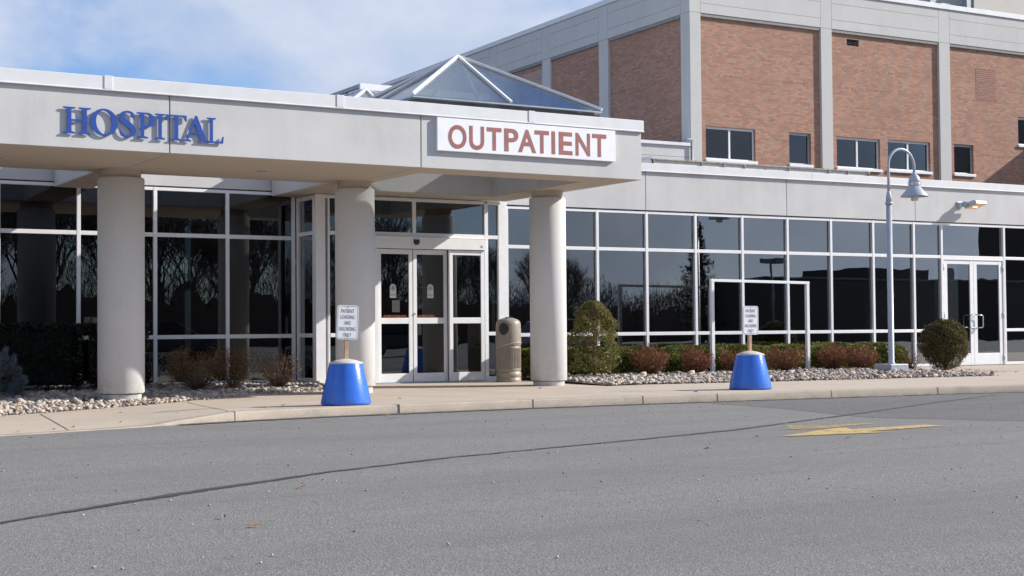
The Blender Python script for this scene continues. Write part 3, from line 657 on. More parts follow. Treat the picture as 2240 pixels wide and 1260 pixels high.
for x0,x1,y0,y1 in ((9.497,9.785,YF+.03,21.045),(9.785,12.705,YF+.03,19.075),(12.705,13.37,YF+.03,22.655),(9.795,12.705,21.905,22.655),(9.205,9.785,21.045,23.5),(5.505,6.085,21.045,23.5)): mb.box(x0,x1,y0,y1,ZS+.0015,ZS+.011)
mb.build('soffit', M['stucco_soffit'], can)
mb = MB(); mb.box(-9,13.432,YF-.035,YF+.35,4.16,4.335); mb.box(13.08,13.432,YF+.35,22.68,4.16,4.335); mb.box(-9,13.438,YF-.046,YF-.01,4.15,4.166); cop = mb.build('coping', M['coping'], can, .006)
for x in (-8,-4.75,-1.5,1.7,4.93,8.16,11.3):
    mb = MB(); mb.box(x-.01,x+.10,YF-.045,YF+.36,4.168,4.343); mb.build('coping_cover', M['coping'], cop, .004)
mb = MB(); mb.box(-9,13.08,YF+.35,21.05,4.14,4.19); mb.box(9.3,13.08,21.05,22.66,4.14,4.16)
mb = MB()
for x0,x1,y0,y1 in ((-9,9.79,YF+.35,21.05),(9.79,12.7,YF+.35,19.35),(12.7,13.08,YF+.35,22.66),(9.79,12.7,21.9,22.66)): mb.box(x0,x1,y0,y1,4.155,4.20)
mb.build('roof', M['roof'], can)
for x, D in ((5.78,.66),(9.47,.622),(13.06,.622)):
    r = D/2; mb = MB(); mb.lathe([(r-.045,-.05),(r-.045,.17),(r-.04,.175)],x,20.66,64,0,False); mb.lathe([(r-.02,.178),(r,.195),(r,3.255),(r-.012,3.28),(r-.045,3.285)],x,20.66,64,0,False);
    cl = mb.build('column', M['column'], can)
    mb = MB(); mb.lathe([(r-.048,3.28),(r-.048,ZS+.002)],x,20.66,64,0,False); mb.build('column_neck', M['stucco_soffit'], cl)  # neck takes the browner soffit colour to paint in the soffit's shade
    mb = MB(); mb.lathe([(r-.05,.165),(r-.02,.1785)],x,20.66,64,0,False); mb.build('column_joint', M['dark'], cl)
for x in (.2,3.92,7.645):
    mb = MB(); mb.lathe([(.125,ZS-.004),(.125,ZS+.002),(.105,ZS+.002),(.105,ZS-.006),(.09,ZS-.001)],x,19.9,28,0,False); dl = mb.build('downlight', M['coping'], can)
    mb = MB(); mb.lathe([(.09,ZS-.0005),(.0,ZS-.0006)],x,19.9,28,0,False); mb.build('lens', simple('downlight_lens', (.2,.19,.17), .4), dl)
rebase(can, (9.5,20.66,0))

# ------------------------------------------------------------------ lettering
def ell(cx,cz,rx,rz,n=48,rot=0): return [(cx+rx*math.cos(a)*math.cos(rot)-rz*math.sin(a)*math.sin(rot), cz+rx*math.cos(a)*math.sin(rot)+rz*math.sin(a)*math.cos(rot)) for a in [2*math.pi*k/n for k in range(n)]]
def catmull(P, m=6):
    P = [P[0]]+list(P)+[P[-1]]; out = []
    for i in range(1,len(P)-2):
        for k in range(m):
            t = k/m; out.append(tuple(.5*((2*b)+(-a+c)*t+(2*a-5*b+4*c-d)*t*t+(-a+3*b-3*c+d)*t**3) for a,b,c,d in zip(P[i-1],P[i],P[i+1],P[i+2])))
    out.append(P[-2]); return out
def stroke(P):
    P = catmull(P); L = []; Rr = []
    for i,(x,z,w) in enumerate(P):
        a = P[max(i-1,0)]; b = P[min(i+1,len(P)-1)]; dx, dz = b[0]-a[0], b[1]-a[1]; l = math.hypot(dx,dz) or 1
        L.append((x-dz/l*w,z+dx/l*w)); Rr.append((x+dz/l*w,z-dx/l*w))
    return L+Rr[::-1]
arc = lambda cx,cz,rx,rz,a0,a1,n=18: [(cx+rx*math.cos(a),cz+rz*math.sin(a)) for a in np.linspace(R(a0),R(a1),n)]
GL = {
'H': [[(0,0),(.43,0),(.43,.045),(.292,.09),(.292,.47),(.672,.47),(.672,.09),(.54,.045),(.54,0),(.97,0),(.97,.045),(.828,.09),(.828,.91),(.97,.955),(.97,1),(.54,1),(.54,.955),(.672,.91),(.672,.545),(.292,.545),(.292,.91),(.43,.955),(.43,1),(0,1),(0,.955),(.138,.91),(.138,.09),(0,.045)]],
'O': [ell(.5,.5,.5,.525), ell(.5,.5,.292,.455,48,.12)],
'S': [stroke([(.56,.68,.012),(.55,.76,.03),(.51,.885,.052),(.41,.965,.042),(.28,.972,.04),(.15,.90,.065),(.105,.77,.088),(.17,.64,.105),(.32,.52,.112),(.47,.39,.108),(.535,.26,.092),(.50,.12,.066),(.38,.03,.042),(.24,.03,.042),(.12,.10,.05),(.06,.22,.03),(.045,.31,.012)])],
'P': [[(0,0),(.45,0),(.45,.045),(.292,.09),(.292,.43)]+arc(.40,.715,.33,.285,-90,90)+[(0,1),(0,.955),(.138,.91),(.138,.09),(0,.045)], [(.292,.50)]+arc(.37,.715,.165,.215,-90,90)+[(.292,.93)]],
'I': [[(0,0),(.44,0),(.44,.045),(.292,.09),(.292,.91),(.44,.955),(.44,1),(0,1),(0,.955),(.138,.91),(.138,.09),(0,.045)]],
'T': [[(.21,0),(.65,0),(.65,.045),(.508,.09),(.508,.93),(.70,.92),(.79,.77),(.84,.77),(.83,1),(.03,1),(.02,.77),(.07,.77),(.16,.92),(.352,.93),(.352,.09),(.21,.045)]],
'A': [[(0,0),(.31,0),(.31,.045),(.20,.09),(.275,.30),(.60,.30),(.68,.09),(.58,.045),(.58,0),(1.02,0),(1.02,.045),(.905,.09),(.545,1.03),(.475,1.03),(.115,.09),(0,.045)], [(.305,.375),(.572,.375),(.445,.72)]],
'L': [[(0,0),(.79,0),(.83,.28),(.78,.28),(.69,.10),(.60,.075),(.292,.075),(.292,.91),(.44,.955),(.44,1),(0,1),(0,.955),(.138,.91),(.138,.09),(0,.045)]],
}
hos = frame_thing('hospital_lettering', 'raised blue serif letters spelling HOSPITAL on the canopy fascia', 'sign', TC)
ex = [('H',4.405,4.755),('O',4.748,5.096),('S',5.112,5.332),('P',5.343,5.585),('I',5.585,5.716),('T',5.722,6.008),('A',5.957,6.312),('L',6.282,6.514)]
for ch, x0, x1 in ex:
    L = GL[ch]; a = min(p[0] for l in L for p in l); b = max(p[0] for l in L for p in l); z0 = 3.573-(x0-4.4)*.0075; hgt = .336
    poly_curve_mesh('letter', L, .013, M['blue_letter'], hos, Matrix.Translation((x0,YF-.027,z0)) @ FACE @ Matrix.Diagonal(((x1-x0)/(b-a),hgt,1,1)) @ Matrix.Translation((-a,0,0)))
rebase(hos, (5.46,YF-.03,3.56))
out = frame_thing('outpatient_sign', 'white panel sign with red capitals reading OUTPATIENT on the canopy fascia', 'sign', TC)
mb = MB(); mb.box(9.722,12.862,YF-.058,YF-.002,3.652,4.135); mb.build('panel', M['sign_white'], out, .004)
OX = [(860,987),(1008,1110),(1130,1230),(1250,1345),(1345,1465),(1457,1553),(1571,1594),(1620,1710),(1732,1827),(1843,1935)]
lx0, lx1 = 9.905, 12.69
for ch, (a, b) in zip('OUTPATIENT', OX):      # spacing widens slightly towards the near end, as on the panel
    f0, f1 = [((q-860)/1075)*(1+.10*((q-860)/1075-1)) for q in (a, b)]; ex_ = .006 if ch in 'OU' else 0
    text_mesh('letter', ch, lx0+(lx1-lx0)*f0, lx0+(lx1-lx0)*f1, 3.70-ex_+.012*f0, 4.035+ex_+.03*f0, YF-.0605, M['red_letter'], out, .003, .02)
rebase(out, (11.29,YF-.03,3.65))
# ------------------------------------------------------------------ brick building
BX, BY = 27.29, 37.23
br = frame_thing('brick_building', 'tall red brick building with concrete piers and parapet rising behind the clinic', 'building', TR)
WIN = [(27.95,29.97,6.50,7.575,2,0),(31.40,32.34,6.50,7.57,1,0),(33.48,35.45,6.49,7.555,2,1),(35.82,37.84,6.52,7.58,2,2),(39.01,39.99,6.53,7.60,1,1),(42.32,44.2,7.75,8.79,2,0)]
VENT = (34.0,34.55,10.72,10.945)
mb = MB(); wall_holes(mb, BX+.1, 60, 4.0, 11.25, BY+.10, [w[:4] for w in WIN]+[VENT], .16)
mb.quad((BX+.1,62,4),(BX+.1,BY+.1,4),(BX+.1,BY+.1,11.25),(BX+.1,62,11.25)); mb.build('brick_wall', M['brick'], br)
mb = MB(); mb.box(BX+.5,60,BY+2.2,BY+2.3,4,11.2); mb.build('inner_wall', M['interior_dark'], br)
for a, b in ((BX,27.72),(32.755,33.24),(38.25,38.78),(43.9,44.4),(49.4,49.9),(54.9,55.4)):
    mb = MB(); mb.box(a,b,BY,BY+.3,4.0,11.195); mb.build('concrete_pier', M['concrete'], br, .006)
for a, b in ((42.05,42.65),(46.02,46.62),(50.2,50.8),(54.4,55.0),(58.6,59.2)):
    mb = MB(); mb.box(BX,BX+.3,a,b,4.0,11.195); mb.build('concrete_pier', M['concrete'], br, .006)
mb = MB(); mb.box(BX,BX+.28,BY+.301,BY+.5,4,11.195); mb.build('concrete_pier', M['concrete'], br)
mb = MB(); g = .006
XS = [BX,27.72,32.755,33.24,38.25,38.78,43.9,44.4,49.4,49.9,60]
for i,(a,b) in enumerate(zip(XS[:-1],XS[1:])):
    if i % 2 == 0: mb.box(a+(0 if i==0 else g),b-g,BY,BY+.34,11.205,12.40)
    else:
        for c,d in ((11.205,11.515),(11.525,12.075),(12.085,12.40)): mb.box(a+g,b-g,BY,BY+.34,c,d)
YS = [BY+.3405,BY+.5,42.05,42.65,46.02,46.62,50.2,50.8,54.4,55.0,62]
for i,(a,b) in enumerate(zip(YS[:-1],YS[1:])):
    if i % 2 == 0: mb.box(BX,BX+.34,a+(0 if i==0 else g),b-g,11.205,12.40) if i in (0,2,4,6,8) and b-a < 1 else [mb.box(BX,BX+.34,a+g,b-g,c,d) for c,d in ((11.205,11.515),(11.525,12.075),(12.085,12.40))]
    else:
        for c,d in ((11.205,11.515),(11.525,12.075),(12.085,12.40)): mb.box(BX,BX+.34,a+g,b-g,c,d)
mb.build('parapet', M['concrete'], br)
mb = MB(); mb.box(BX+.02,60,BY+.02,BY+.3,11.1,12.41); mb.box(BX+.02,BX+.3,BY+.3,62,11.1,12.41); mb.build('parapet_core', simple('joint_grey',(.28,.27,.26),.9), br)
mb = MB(); mb.box(BX-.05,60,BY-.05,BY+.4,12.41,12.585); mb.box(BX-.05,BX+.4,BY+.4,62,12.41,12.585); mb.build('coping', M['coping'], br, .006)
mb = MB(); mb.box(BX+.4,60,BY+.4,62,12.2,12.3); mb.build('roof', M['roof'], br)
mb = MB(); mb.box(40.17,41.2,BY+.094,BY+.0995,9.28,10.42); mb.build('brick_patch', M['brick_dark'], br)
mb = MB(); mb.box(BX+.094,BX+.0995,46.63,48.3,8.4,10.9); mb.build('brick_patch', M['brick_pale'], br)
for (x0,x1,z0,z1,np_,bl) in WIN:
    y = BY+.19; f = MB(); s = .055
    f.box(x0,x0+s,y,y+.06,z0,z1); f.box(x1-s,x1,y,y+.06,z0,z1); f.box(x0+s,x1-s,y,y+.06,z1-s*1.4,z1); f.box(x0+s,x1-s,y,y+.06,z0,z0+s)
    if np_ == 2: f.box((x0+x1)/2-.035,(x0+x1)/2+.035,y-.01,y+.06,z0+s,z1-s*1.4)
    w = f.build('window', M['alu'] if np_ == 1 else M['white'], br, .004)
    p = MB(); p.box(x0+.04,x1-.04,y+.03,y+.042,z0+.04,z1-.05); p.build('pane', M['glass_brick'], w)
    p = MB(); p.box(x0-.03,x1+.05,BY+.03,y,z0-.09,z0+.004); p.build('sill', M['white'], w, .006)
    if bl:
        p = MB(); a, b = (x0+.08, x1-.08) if bl == 1 else (x0+.1, (x0+x1)/2)
        n = int((b-a)/.1)
        for k in range(n): p.box(a+k*.1,a+k*.1+.055,y+.12,y+.125,z0+.05,z1-.1)
        p.build('vertical_blind', simple('blind_grey', (.55,.56,.56) if bl == 2 else (.14,.145,.15), .8), w)
f = MB(); a,b,c,d = VENT; f.box(a,b,BY+.24,BY+.26,c,d)
for k in range(4): f.box(a+.01,b-.05,BY+.14,BY+.2,c+.02+k*.055,c+.035+k*.055)
f.box(b-.12,b-.1,BY+.13,BY+.2,c,d); f.build('vent_louvre', M['black'], br)
rebase(br, (BX,BY,0))
ph = frame_thing('roof_penthouse', 'plain beige penthouse block on the roof of the brick building', 'penthouse', TR)
mb = MB(); mb.box(44.1,58,41,50,12.3,16.6); mb.build('wall', stucco('penthouse_beige',(.56,.53,.48)), ph)
mb = MB(); mb.box(44.0,58.1,40.9,50.1,16.6,16.75); mb.build('coping', M['coping'], ph); rebase(ph,(50,45,12.3))
sf = frame_thing('roof_steel_frame', 'dark steel platform and braces on the roof beside the beige penthouse', 'steel frame', TR)
mb = MB(); mb.box(42.6,44.06,41.3,43.5,13.35,13.9); mb.bar((40.9,41.6,12.3),(43.4,41.6,15.2),.22,.22); mb.box(43.75,44.05,41.05,41.3,12.3,16); mb.box(39.0,42.6,42.5,42.7,14.2,14.6)
for x in (41.2,42.6): mb.box(x,x+.15,42.5,42.65,12.3,14.2)
mb.box(41.6,42.05,41.8,42.3,12.3,13.75); mb.build('steel_beam', M['steel'], sf)
mb = MB()
for x in (39.9,40.3,40.7): mb.bar((x,41.2,12.3),(x+.75,41.2,14.6),.035,.035)
mb.build('handrail', M['white'], sf)
mb = MB(); mb.box(42.7,44.0,41.2,41.3,12.9,13.75); mb.build('louvre', M['black'], sf); rebase(sf,(42,42,12.3))
lw = frame_thing('rear_wing', 'low pale parapet wall with white coping abutting the corner of the brick building', 'building', TR)
mb = MB(); mb.box(18.5,27.2,37.15,50,3.9,6.48); mb.box(18.5,27.2,37.15,50,6.49,6.835); mb.build('wall', M['stucco'], lw)
mb = MB(); mb.box(18.4,27.24,37.08,50,6.84,6.94); mb.build('coping', M['coping'], lw, .005)
mb = MB(); mb.tube([(27.22,37.09,6.98),(27.22,37.09,4.0)],.035,10); mb.tube([(26.85,37.12,6.96),(27.0,37.1,7.05),(27.2,37.09,7.06),(27.25,37.09,7.0)],.025,8); mb.build('downspout', M['steel'], lw); rebase(lw,(23,37.2,3.9))
rt = frame_thing('rooftop_air_unit', 'long low beige air handler with rusty frame edges on the clinic roof', 'rooftop unit', TR)
mb = MB(); mb.box(21.5,29.0,31.03,33.2,4.2,5.475); mb.build('casing', M['unit'], rt)
mb = MB(); mb.box(21.45,29.05,30.98,31.03,5.475,5.50); mb.box(21.45,29.05,31.03,33.2,5.476,5.496)
for x in (21.5,23.05,23.8,24.5,26.05,27.5,28.2,28.98): mb.box(x,x+.03,30.985,31.03,4.2,5.475); mb.box(x-.12,x+.05,31.1,31.2,5.496,5.53)
mb.build('frame_rail', M['rust'], rt)
mb = MB(); mb.add([(21.0,31,4.2),(21.45,31,4.2),(21.45,31,5.56),(21.0,31,5.44),(21.0,31.5,4.2),(21.45,31.5,4.2),(21.45,31.5,5.56),(21.0,31.5,5.44)],[(0,1,2,3),(1,5,6,2),(5,4,7,6),(4,0,3,7),(3,2,6,7)]); mb.build('intake_hood', M['steel'], rt)
text_mesh('unit_lettering','McQuay',24.92,25.56,5.23,5.39,31.026,M['print'],rt,.004); rebase(rt,(25,31,4.2))
eq = frame_thing('rooftop_equipment_box', 'white rooftop equipment box with a latticed side behind the canopy roof', 'rooftop unit', TC)
mb = MB(); mb.box(15.83,19.5,34,34.06,4.2,7.30); mb.box(19.44,19.5,34.06,40,4.2,7.30); mb.build('casing', M['white'], eq)
mb = MB(); mb.box(15.73,19.6,33.93,34,7.302,7.49); mb.build('top_trim', M['white'], eq)
mb = MB(); mb.box(15.73,15.83,34.002,40.2,7.38,7.48)
for y in np.arange(34.0,40.2,.85): mb.box(15.73,15.81,float(y)+.003,float(y)+.06,4.2,7.378)
for z in (7.0,6.5,5.9): mb.box(15.74,15.80,34.01,40.2,z,z+.05)
mb.box(17.25,17.29,33.97,34,4.2,7.3); mb.box(15.73,19.6,33.925,33.93,7.302,7.325); mb.build('frame_rail', M['steel'], eq)
mb = MB(); mb.box(15.85,15.865,34.07,40,4.3,7.37); mb.build('side_panel', M['glass_sky'], eq); rebase(eq,(17.5,37,4.2))

# ------------------------------------------------------------------ pyramid skylights
def skylight(name, label, cx, cy):
    s = frame_thing(name, label, 'skylight', TC, 'pyramid skylights on the entrance roof'); h = 1.725; ze, za = 4.585, 5.60; A = Vector((cx,cy,za))
    mb = MB(); i = h-.09
    for x0,x1,y0,y1 in ((-i,i,-i,-i+.06),(-i,i,i-.06,i),(-i,-i+.06,-i+.06,i-.06),(i-.06,i,-i+.06,i-.06)): mb.box(cx+x0,cx+x1,cy+y0,cy+y1,4.2,4.552)
    mb.build('curb', M['curb_metal'], s)
    mb = MB(); i = h
    for x0,x1,y0,y1 in ((-i,i,-i,-i+.07),(-i,i,i-.07,i),(-i,-i+.07,-i+.07,i-.07),(i-.07,i,-i+.07,i-.07)): mb.box(cx+x0,cx+x1,cy+y0,cy+y1,4.552,ze-.005)
    mb.build('sill_rail', M['alu'], s, .006)
    P = [(-h,-h),(0,-h),(h,-h),(h,0),(h,h),(0,h),(-h,h),(-h,0)]
    for k,(a,b) in enumerate(P):
        mb = MB(); e = Vector((cx+a,cy+b,ze+.02)); mb.bar(e, A+Vector((0,0,.02)), .048, .05); mb.build('rafter', M['white'], s, .01)
    for k in range(8):
        a, b = P[k], P[(k+1)%8]; mb = MB()
        p0, p1 = Vector((cx+a[0],cy+a[1],ze)), Vector((cx+b[0],cy+b[1],ze)); dn = Vector((0,0,-.012))
        mb.add([p0,p1,A,p0+dn,p1+dn,A+dn],[(0,1,2),(5,4,3),(0,3,4,1)]); mb.build('pane', M['glass_sky'], s)
    rebase(s,(cx,cy,4.2)); return s
skylight('pyramid_skylight','large glass pyramid skylight with white rafters above the OUTPATIENT sign',11.485,20.925)
skylight('pyramid_skylight','glass pyramid skylight partly hidden behind the larger one, only its peak showing',11.55,24.66)

# ------------------------------------------------------------------ street furniture
lp = frame_thing('lamp_post', 'grey gooseneck lamp post with bell shade in front of the clinic wing', 'lamp post', TR); X, Y = 20.25, 21.1
mb = MB(); mb.box(X-.23,X+.23,Y-.23,Y+.23,.05,.31); mb.build('base', M['grey_paint'], lp, .012)
mb = MB(); mb.lathe([(.075,.305),(.072,.33),(.058,.35),(.056,3.47)],X,Y,24); mb.lathe([(.07,3.45),(.072,3.50)],X,Y,24); mb.build('pole', M['grey_paint'], lp)
mb = MB(); mb.lathe([(.058,3.5),(.056,3.60),(.04,3.68),(.028,3.72)],X,Y,24); r = .345
mb.tube([(X,Y,3.7),(X,Y,4.0)]+[(X+r-r*math.cos(a),Y,4.22+r*math.sin(a)) for a in np.linspace(0,math.pi,22)]+[(X+2*r,Y,4.12)],.027,12); mb.build('arm', M['grey_paint'], lp)
XX = X+2*r; mb = MB(); mb.lathe([(.03,4.13),(.036,4.09),(.075,4.06),(.105,4.01),(.112,3.95),(.112,3.925)],XX,Y,28); hd_ = mb.build('lamp_head', M['grey_paint'], lp)
mb = MB(); mb.lathe([(.107,3.93),(.107,3.84)],XX,Y,28); mb.build('glass_ring', M['lamp_lens'], hd_)
for k in range(8): mb = MB(); mb.box(XX+.11*math.cos(k*.785)-.006,XX+.11*math.cos(k*.785)+.006,Y+.11*math.sin(k*.785)-.006,Y+.11*math.sin(k*.785)+.006,3.835,3.93); mb.build('strut', M['grey_paint'], hd_)
mb = MB(); mb.lathe([(.098,3.845),(.115,3.835),(.17,3.76),(.272,3.645),(.275,3.632),(.262,3.634),(.16,3.745),(.08,3.82)],XX,Y,36,0,False); mb.build('shade', M['grey_paint'], hd_)
mb = MB(); mb.lathe([(.0,3.548),(.06,3.55),(.072,3.565),(.074,3.70)],XX,Y,24,0,False); mb.build('lamp_glass', M['lamp_lens'], hd_)
mb = MB(); mb.box(X+.045,X+.075,Y-.03,Y+.02,1.62,1.70); mb.build('cover_plate', M['dark'], lp); rebase(lp,(X,Y,.05))

fl = frame_thing('wall_floodlight', 'small grey floodlight glowing warm on the clinic fascia at right', 'wall light', TR); X, Z = 25.34, 3.86; YW = YR-.06
mb = MB(); mb.box(X-.05,X+.09,YW-.03,YW+.002,Z-.085,Z+.075); mb.build('wall_plate', M['alu'], fl, .006)
mb = MB(); mb.add([(X-.02,YW-.03,Z-.06),(X+.06,YW-.03,Z-.06),(X+.06,YW-.03,Z+.05),(X-.02,YW-.03,Z+.05),(X+.04,YW-.16,Z-.03),(X+.12,YW-.16,Z-.03),(X+.12,YW-.16,Z+.05),(X+.04,YW-.16,Z+.05)],[(0,1,5,4),(1,2,6,5),(2,3,7,6),(3,0,4,7),(4,5,6,7)]); mb.tube([(X+.02,YW-.17,Z+.01),(X+.17,YW-.17,Z+.01)],.062,20); mb.build('arm', M['alu'], fl)
def tilt(p): c, s = math.cos(R(-14)), math.sin(R(-14)); return (p[0], YW-.17+(p[1]*c-p[2]*s), Z-.05+(p[1]*s+p[2]*c))
mb = MB(); hw = (X+.07, X+.42); pr = [(.05,-.03),(.05,.045),(-.02,.085),(-.26,.085),(-.32,.04),(-.32,-.03)]
n = len(pr); mb.add([tilt((hw[0],a,b)) for a,b in pr]+[tilt((hw[1],a,b)) for a,b in pr],[tuple(range(n)),tuple(reversed(range(n,2*n)))]+[(i,i+n,(i+1)%n+n,(i+1)%n) for i in range(n)]); hh = mb.build('lamp_head', M['alu'], fl, .008)
mb = MB(); mb.add([tilt((hw[0]+.05,.02,-.032)),tilt((hw[1]-.05,.02,-.032)),tilt((hw[1]-.05,-.29,-.032)),tilt((hw[0]+.05,-.29,-.032)),tilt((hw[0]+.05,.02,-.029)),tilt((hw[1]-.05,.02,-.029)),tilt((hw[1]-.05,-.29,-.029)),tilt((hw[0]+.05,-.29,-.029))],[(0,3,2,1),(4,5,6,7),(0,1,5,4),(1,2,6,5),(2,3,7,6),(3,0,4,7)]); lns = mb.build('lens', M['glow'], hh); mb = MB(); mb.tube([tilt((hw[0]+.10,-.12,-.036)),tilt((hw[1]-.12,-.12,-.036))],.022,8); mb.build('tube', M['glow_hot'], lns); rebase(fl,(X,YW,Z))

bn = frame_thing('litter_bin', 'beige ribbed plastic litter bin with dome lid beside the sliding doors', 'litter bin', TC); X, Y = 13.14, 22.13; r = .222
mb = MB(); mb.lathe([(r,.095),(r+.004,.13),(r,.18),(r-.006,.185),(r-.006,.20),(r+.004,.21),(r+.004,.285),(r-.006,.29),(r-.006,.31),(r+.004,.32),(r,.345)],X,Y,72,0,False)
nr = 168; vs = []
for z in (.345,.36,.70,.715):
    for k in range(nr):
        a = 2*math.pi*k/nr; d = 0 if z in (.345,.715) else (-.009 if k % 4 < 2 else .002); vs.append((X+(r+d)*math.cos(a),Y+(r+d)*math.sin(a),z))
mb.add(vs,[(i*nr+k,i*nr+(k+1)%nr,(i+1)*nr+(k+1)%nr,(i+1)*nr+k) for i in range(3) for k in range(nr)])
mb.lathe([(r,.715),(r+.004,.73),(r-.006,.74),(r-.006,.755),(r+.004,.765),(r+.004,.80)],X,Y,72,0,False); mb.build('body', M['bin'], bn)
mb = MB(); mb.lathe([(r+.006,.80),(r+.008,.84),(r+.005,1.0),(r,1.14),(r-.010,1.185),(r-.045,1.222),(r-.12,1.25),(.0,1.262)],X,Y,72,0,False); ld = mb.build('lid', M['bin'], bn)
mb = MB(); ax, az = R(-143), 1.06; vs = [(X+(r+.013)*math.cos(ax),Y+(r+.013)*math.sin(ax),az)]
for ring in (.5,1.0):
    for k in range(36):
        t = 2*math.pi*k/36; vs.append((X+(r+.012)*math.cos(ax+ring*.092/r*math.cos(t)),Y+(r+.012)*math.sin(ax+ring*.092/r*math.cos(t)),az+ring*.108*math.sin(t)))
mb.add(vs,[(0,1+k,1+(k+1)%36) for k in range(36)]+[(1+k,37+k,37+(k+1)%36,1+(k+1)%36) for k in range(36)]); mb.build('painted_opening', M['black'], ld)  # dark patch laid on the lid, painting the shade inside the hole
mb = MB(); mb.add([(X-.1,Y-.12,1.232),(X+.06,Y-.14,1.228),(X+.07,Y-.04,1.271),(X-.09,Y-.02,1.271)],[(0,1,2,3)]); mb.build('ash_tray', M['dark'], ld)
mb = MB(); mb.tube([(X+(r+.012)*math.cos(a),Y+(r+.012)*math.sin(a),.77+.05*math.sin((a+2.4)*1.2)) for a in np.linspace(R(-165),R(-20),20)],.006,6); mb.build('bag_edge', simple('clear_bag',(.6,.58,.55),.2), bn); rebase(bn,(X,Y,.095))

def sign_stand(label, x, y, rotz, lean):
    s = thing('loading_sign_stand', label, 'sign stand', (x,y,.115), 0, 'patient loading signs on blue bases')
    mb = MB(); mb.lathe([(.31,.0),(.322,.006),(.320,.03),(.212,.515),(.208,.523)],0,0,56,0,False); mb.build('base', M['blue'], s)
    mb = MB(); mb.lathe([(.213,.515),(.216,.523),(.212,.531),(.13,.560),(.045,.578),(.0,.58)],0,0,48,0,False); mb.build('cap', M['cap'], s)
    L = Matrix.Rotation(R(rotz),4,'Z') @ Matrix.Translation((0,0,.56)) @ Matrix.Rotation(R(lean),4,'Y')
    def plc(o): o.data.transform(L); return o
    mb = MB(); mb.box(-.024,.024,-.018,.03,0,.70); plc(mb.build('post', M['wood'], s, .004))
    w, z0, z1, c = .142, .265, .70, .035
    def rr(w,z0,z1,c): return [p for (cx,cz,a) in ((w-c,z0+c,-90),(w-c,z1-c,0),(-w+c,z1-c,90),(-w+c,z0+c,180)) for p in [(cx+c*math.cos(R(a+t)),cz+c*math.sin(R(a+t))) for t in (0,22,45,68,90)]]
    mb = MB(); mb.prism(rr(w,z0,z1,c),-.024,-.019); pn = plc(mb.build('panel', M['sign_white'], s))
    A_, B_ = rr(w-.011,z0+.011,z1-.011,c-.008), rr(w-.0155,z0+.0155,z1-.0155,c-.0115); n = len(A_)
    mb = MB(); mb.add([(p[0],-.0255,p[1]) for p in A_]+[(p[0],-.0255,p[1]) for p in B_],[(i,(i+1)%n,n+(i+1)%n,n+i) for i in range(n)]); plc(mb.build('border_line', M['print_worn'], pn))
    zz = z1-.05
    for txt, hw_ in (('PATIENT',.086),('LOADING',.092),('AND',.042),('UNLOADING',.108),('ONLY',.054)):
        t = text_mesh('lettering', txt, -hw_, hw_, zz-.047, zz, -.0256, M['print_worn'], pn, .001, -.008); plc(t); zz -= .0755
    mb = MB()
    for z in (z1-.028,z0+.03): mb.lathe([(.0055,-.002),(.0055,.004)],0,z,10)
    for i,v in enumerate(mb.v): mb.v[i] = (v[0], -.024-v[2], v[1])
    plc(mb.build('bolt', M['dark'], pn)); return s
sign_stand('PATIENT LOADING sign on blue base standing before the middle round column', 7.22, 16.97, -7, 2.2)
sign_stand('PATIENT LOADING sign on blue base standing before the clinic hedge', 13.95, 17.2, -4, .3)

gf = frame_thing('empty_sign_frame', 'empty white square tube frame standing in the hedge bed', 'sign frame', TR); Y = 22.62
mb = MB(); mb.box(17.0,17.072,Y-.035,Y+.035,.1,1.975); mb.build('post', M['white'], gf, .005)
mb = MB(); mb.box(19.40,19.472,Y-.035,Y+.035,.1,1.945); mb.build('post', M['white'], gf, .005)
mb = MB(); mb.add([(16.995,Y-.036,1.95),(19.478,Y-.036,1.918),(19.478,Y-.036,1.972),(16.995,Y-.036,2.002),(16.995,Y+.03,1.95),(19.478,Y+.03,1.918),(19.478,Y+.03,1.972),(16.995,Y+.03,2.002)],[(0,1,2,3),(7,6,5,4),(3,2,6,7),(0,4,5,1),(0,3,7,4),(1,5,6,2)]); mb.build('top_bar', M['white'], gf, .004); rebase(gf,(18.2,Y,.1))

# ------------------------------------------------------------------ planting
def rnd_axes(n, lu, lv):
    Q = rotmats(n); s = rng.uniform(.6,1.25,(n,1)); return Q[:,:,0]*lu*s, Q[:,:,1]*lv*s
def leaves_on(name, C, lu, lv, mat, parent): U, V = rnd_axes(len(C), lu, lv); return quads(name, C, U, V, mat, parent)
def twigs(parent, mat, n, base_r, top_pts, rad=.006, name='twig'):
    mb = MB()
    for p in top_pts[:n]:
        a = rng.uniform(0,6.28); b = (base_r*rng.uniform(.1,1)*math.cos(a), base_r*rng.uniform(.1,1)*math.sin(a), 0)
        m = (b[0]*.4+p[0]*.55+rng.normal(0,.02), b[1]*.4+p[1]*.55+rng.normal(0,.02), p[2]*.5)
        mb.tube([b,m,tuple(p)],[rad,rad*.7,rad*.35],4)
    return mb.build(name, mat, parent)
def lump(u, seed, amp=.12):      # smooth bumps on the unit sphere
    r_ = np.random.default_rng(seed); o = np.zeros(len(u))
    for _ in range(9):
        d = r_.normal(size=3); d /= np.linalg.norm(d); o += amp*np.clip((u@d-.72)/.28,0,1)*r_.uniform(.4,1.3)
    return o
def sph(n): u = rng.normal(size=(n,3)); return u/np.linalg.norm(u,axis=1)[:,None]

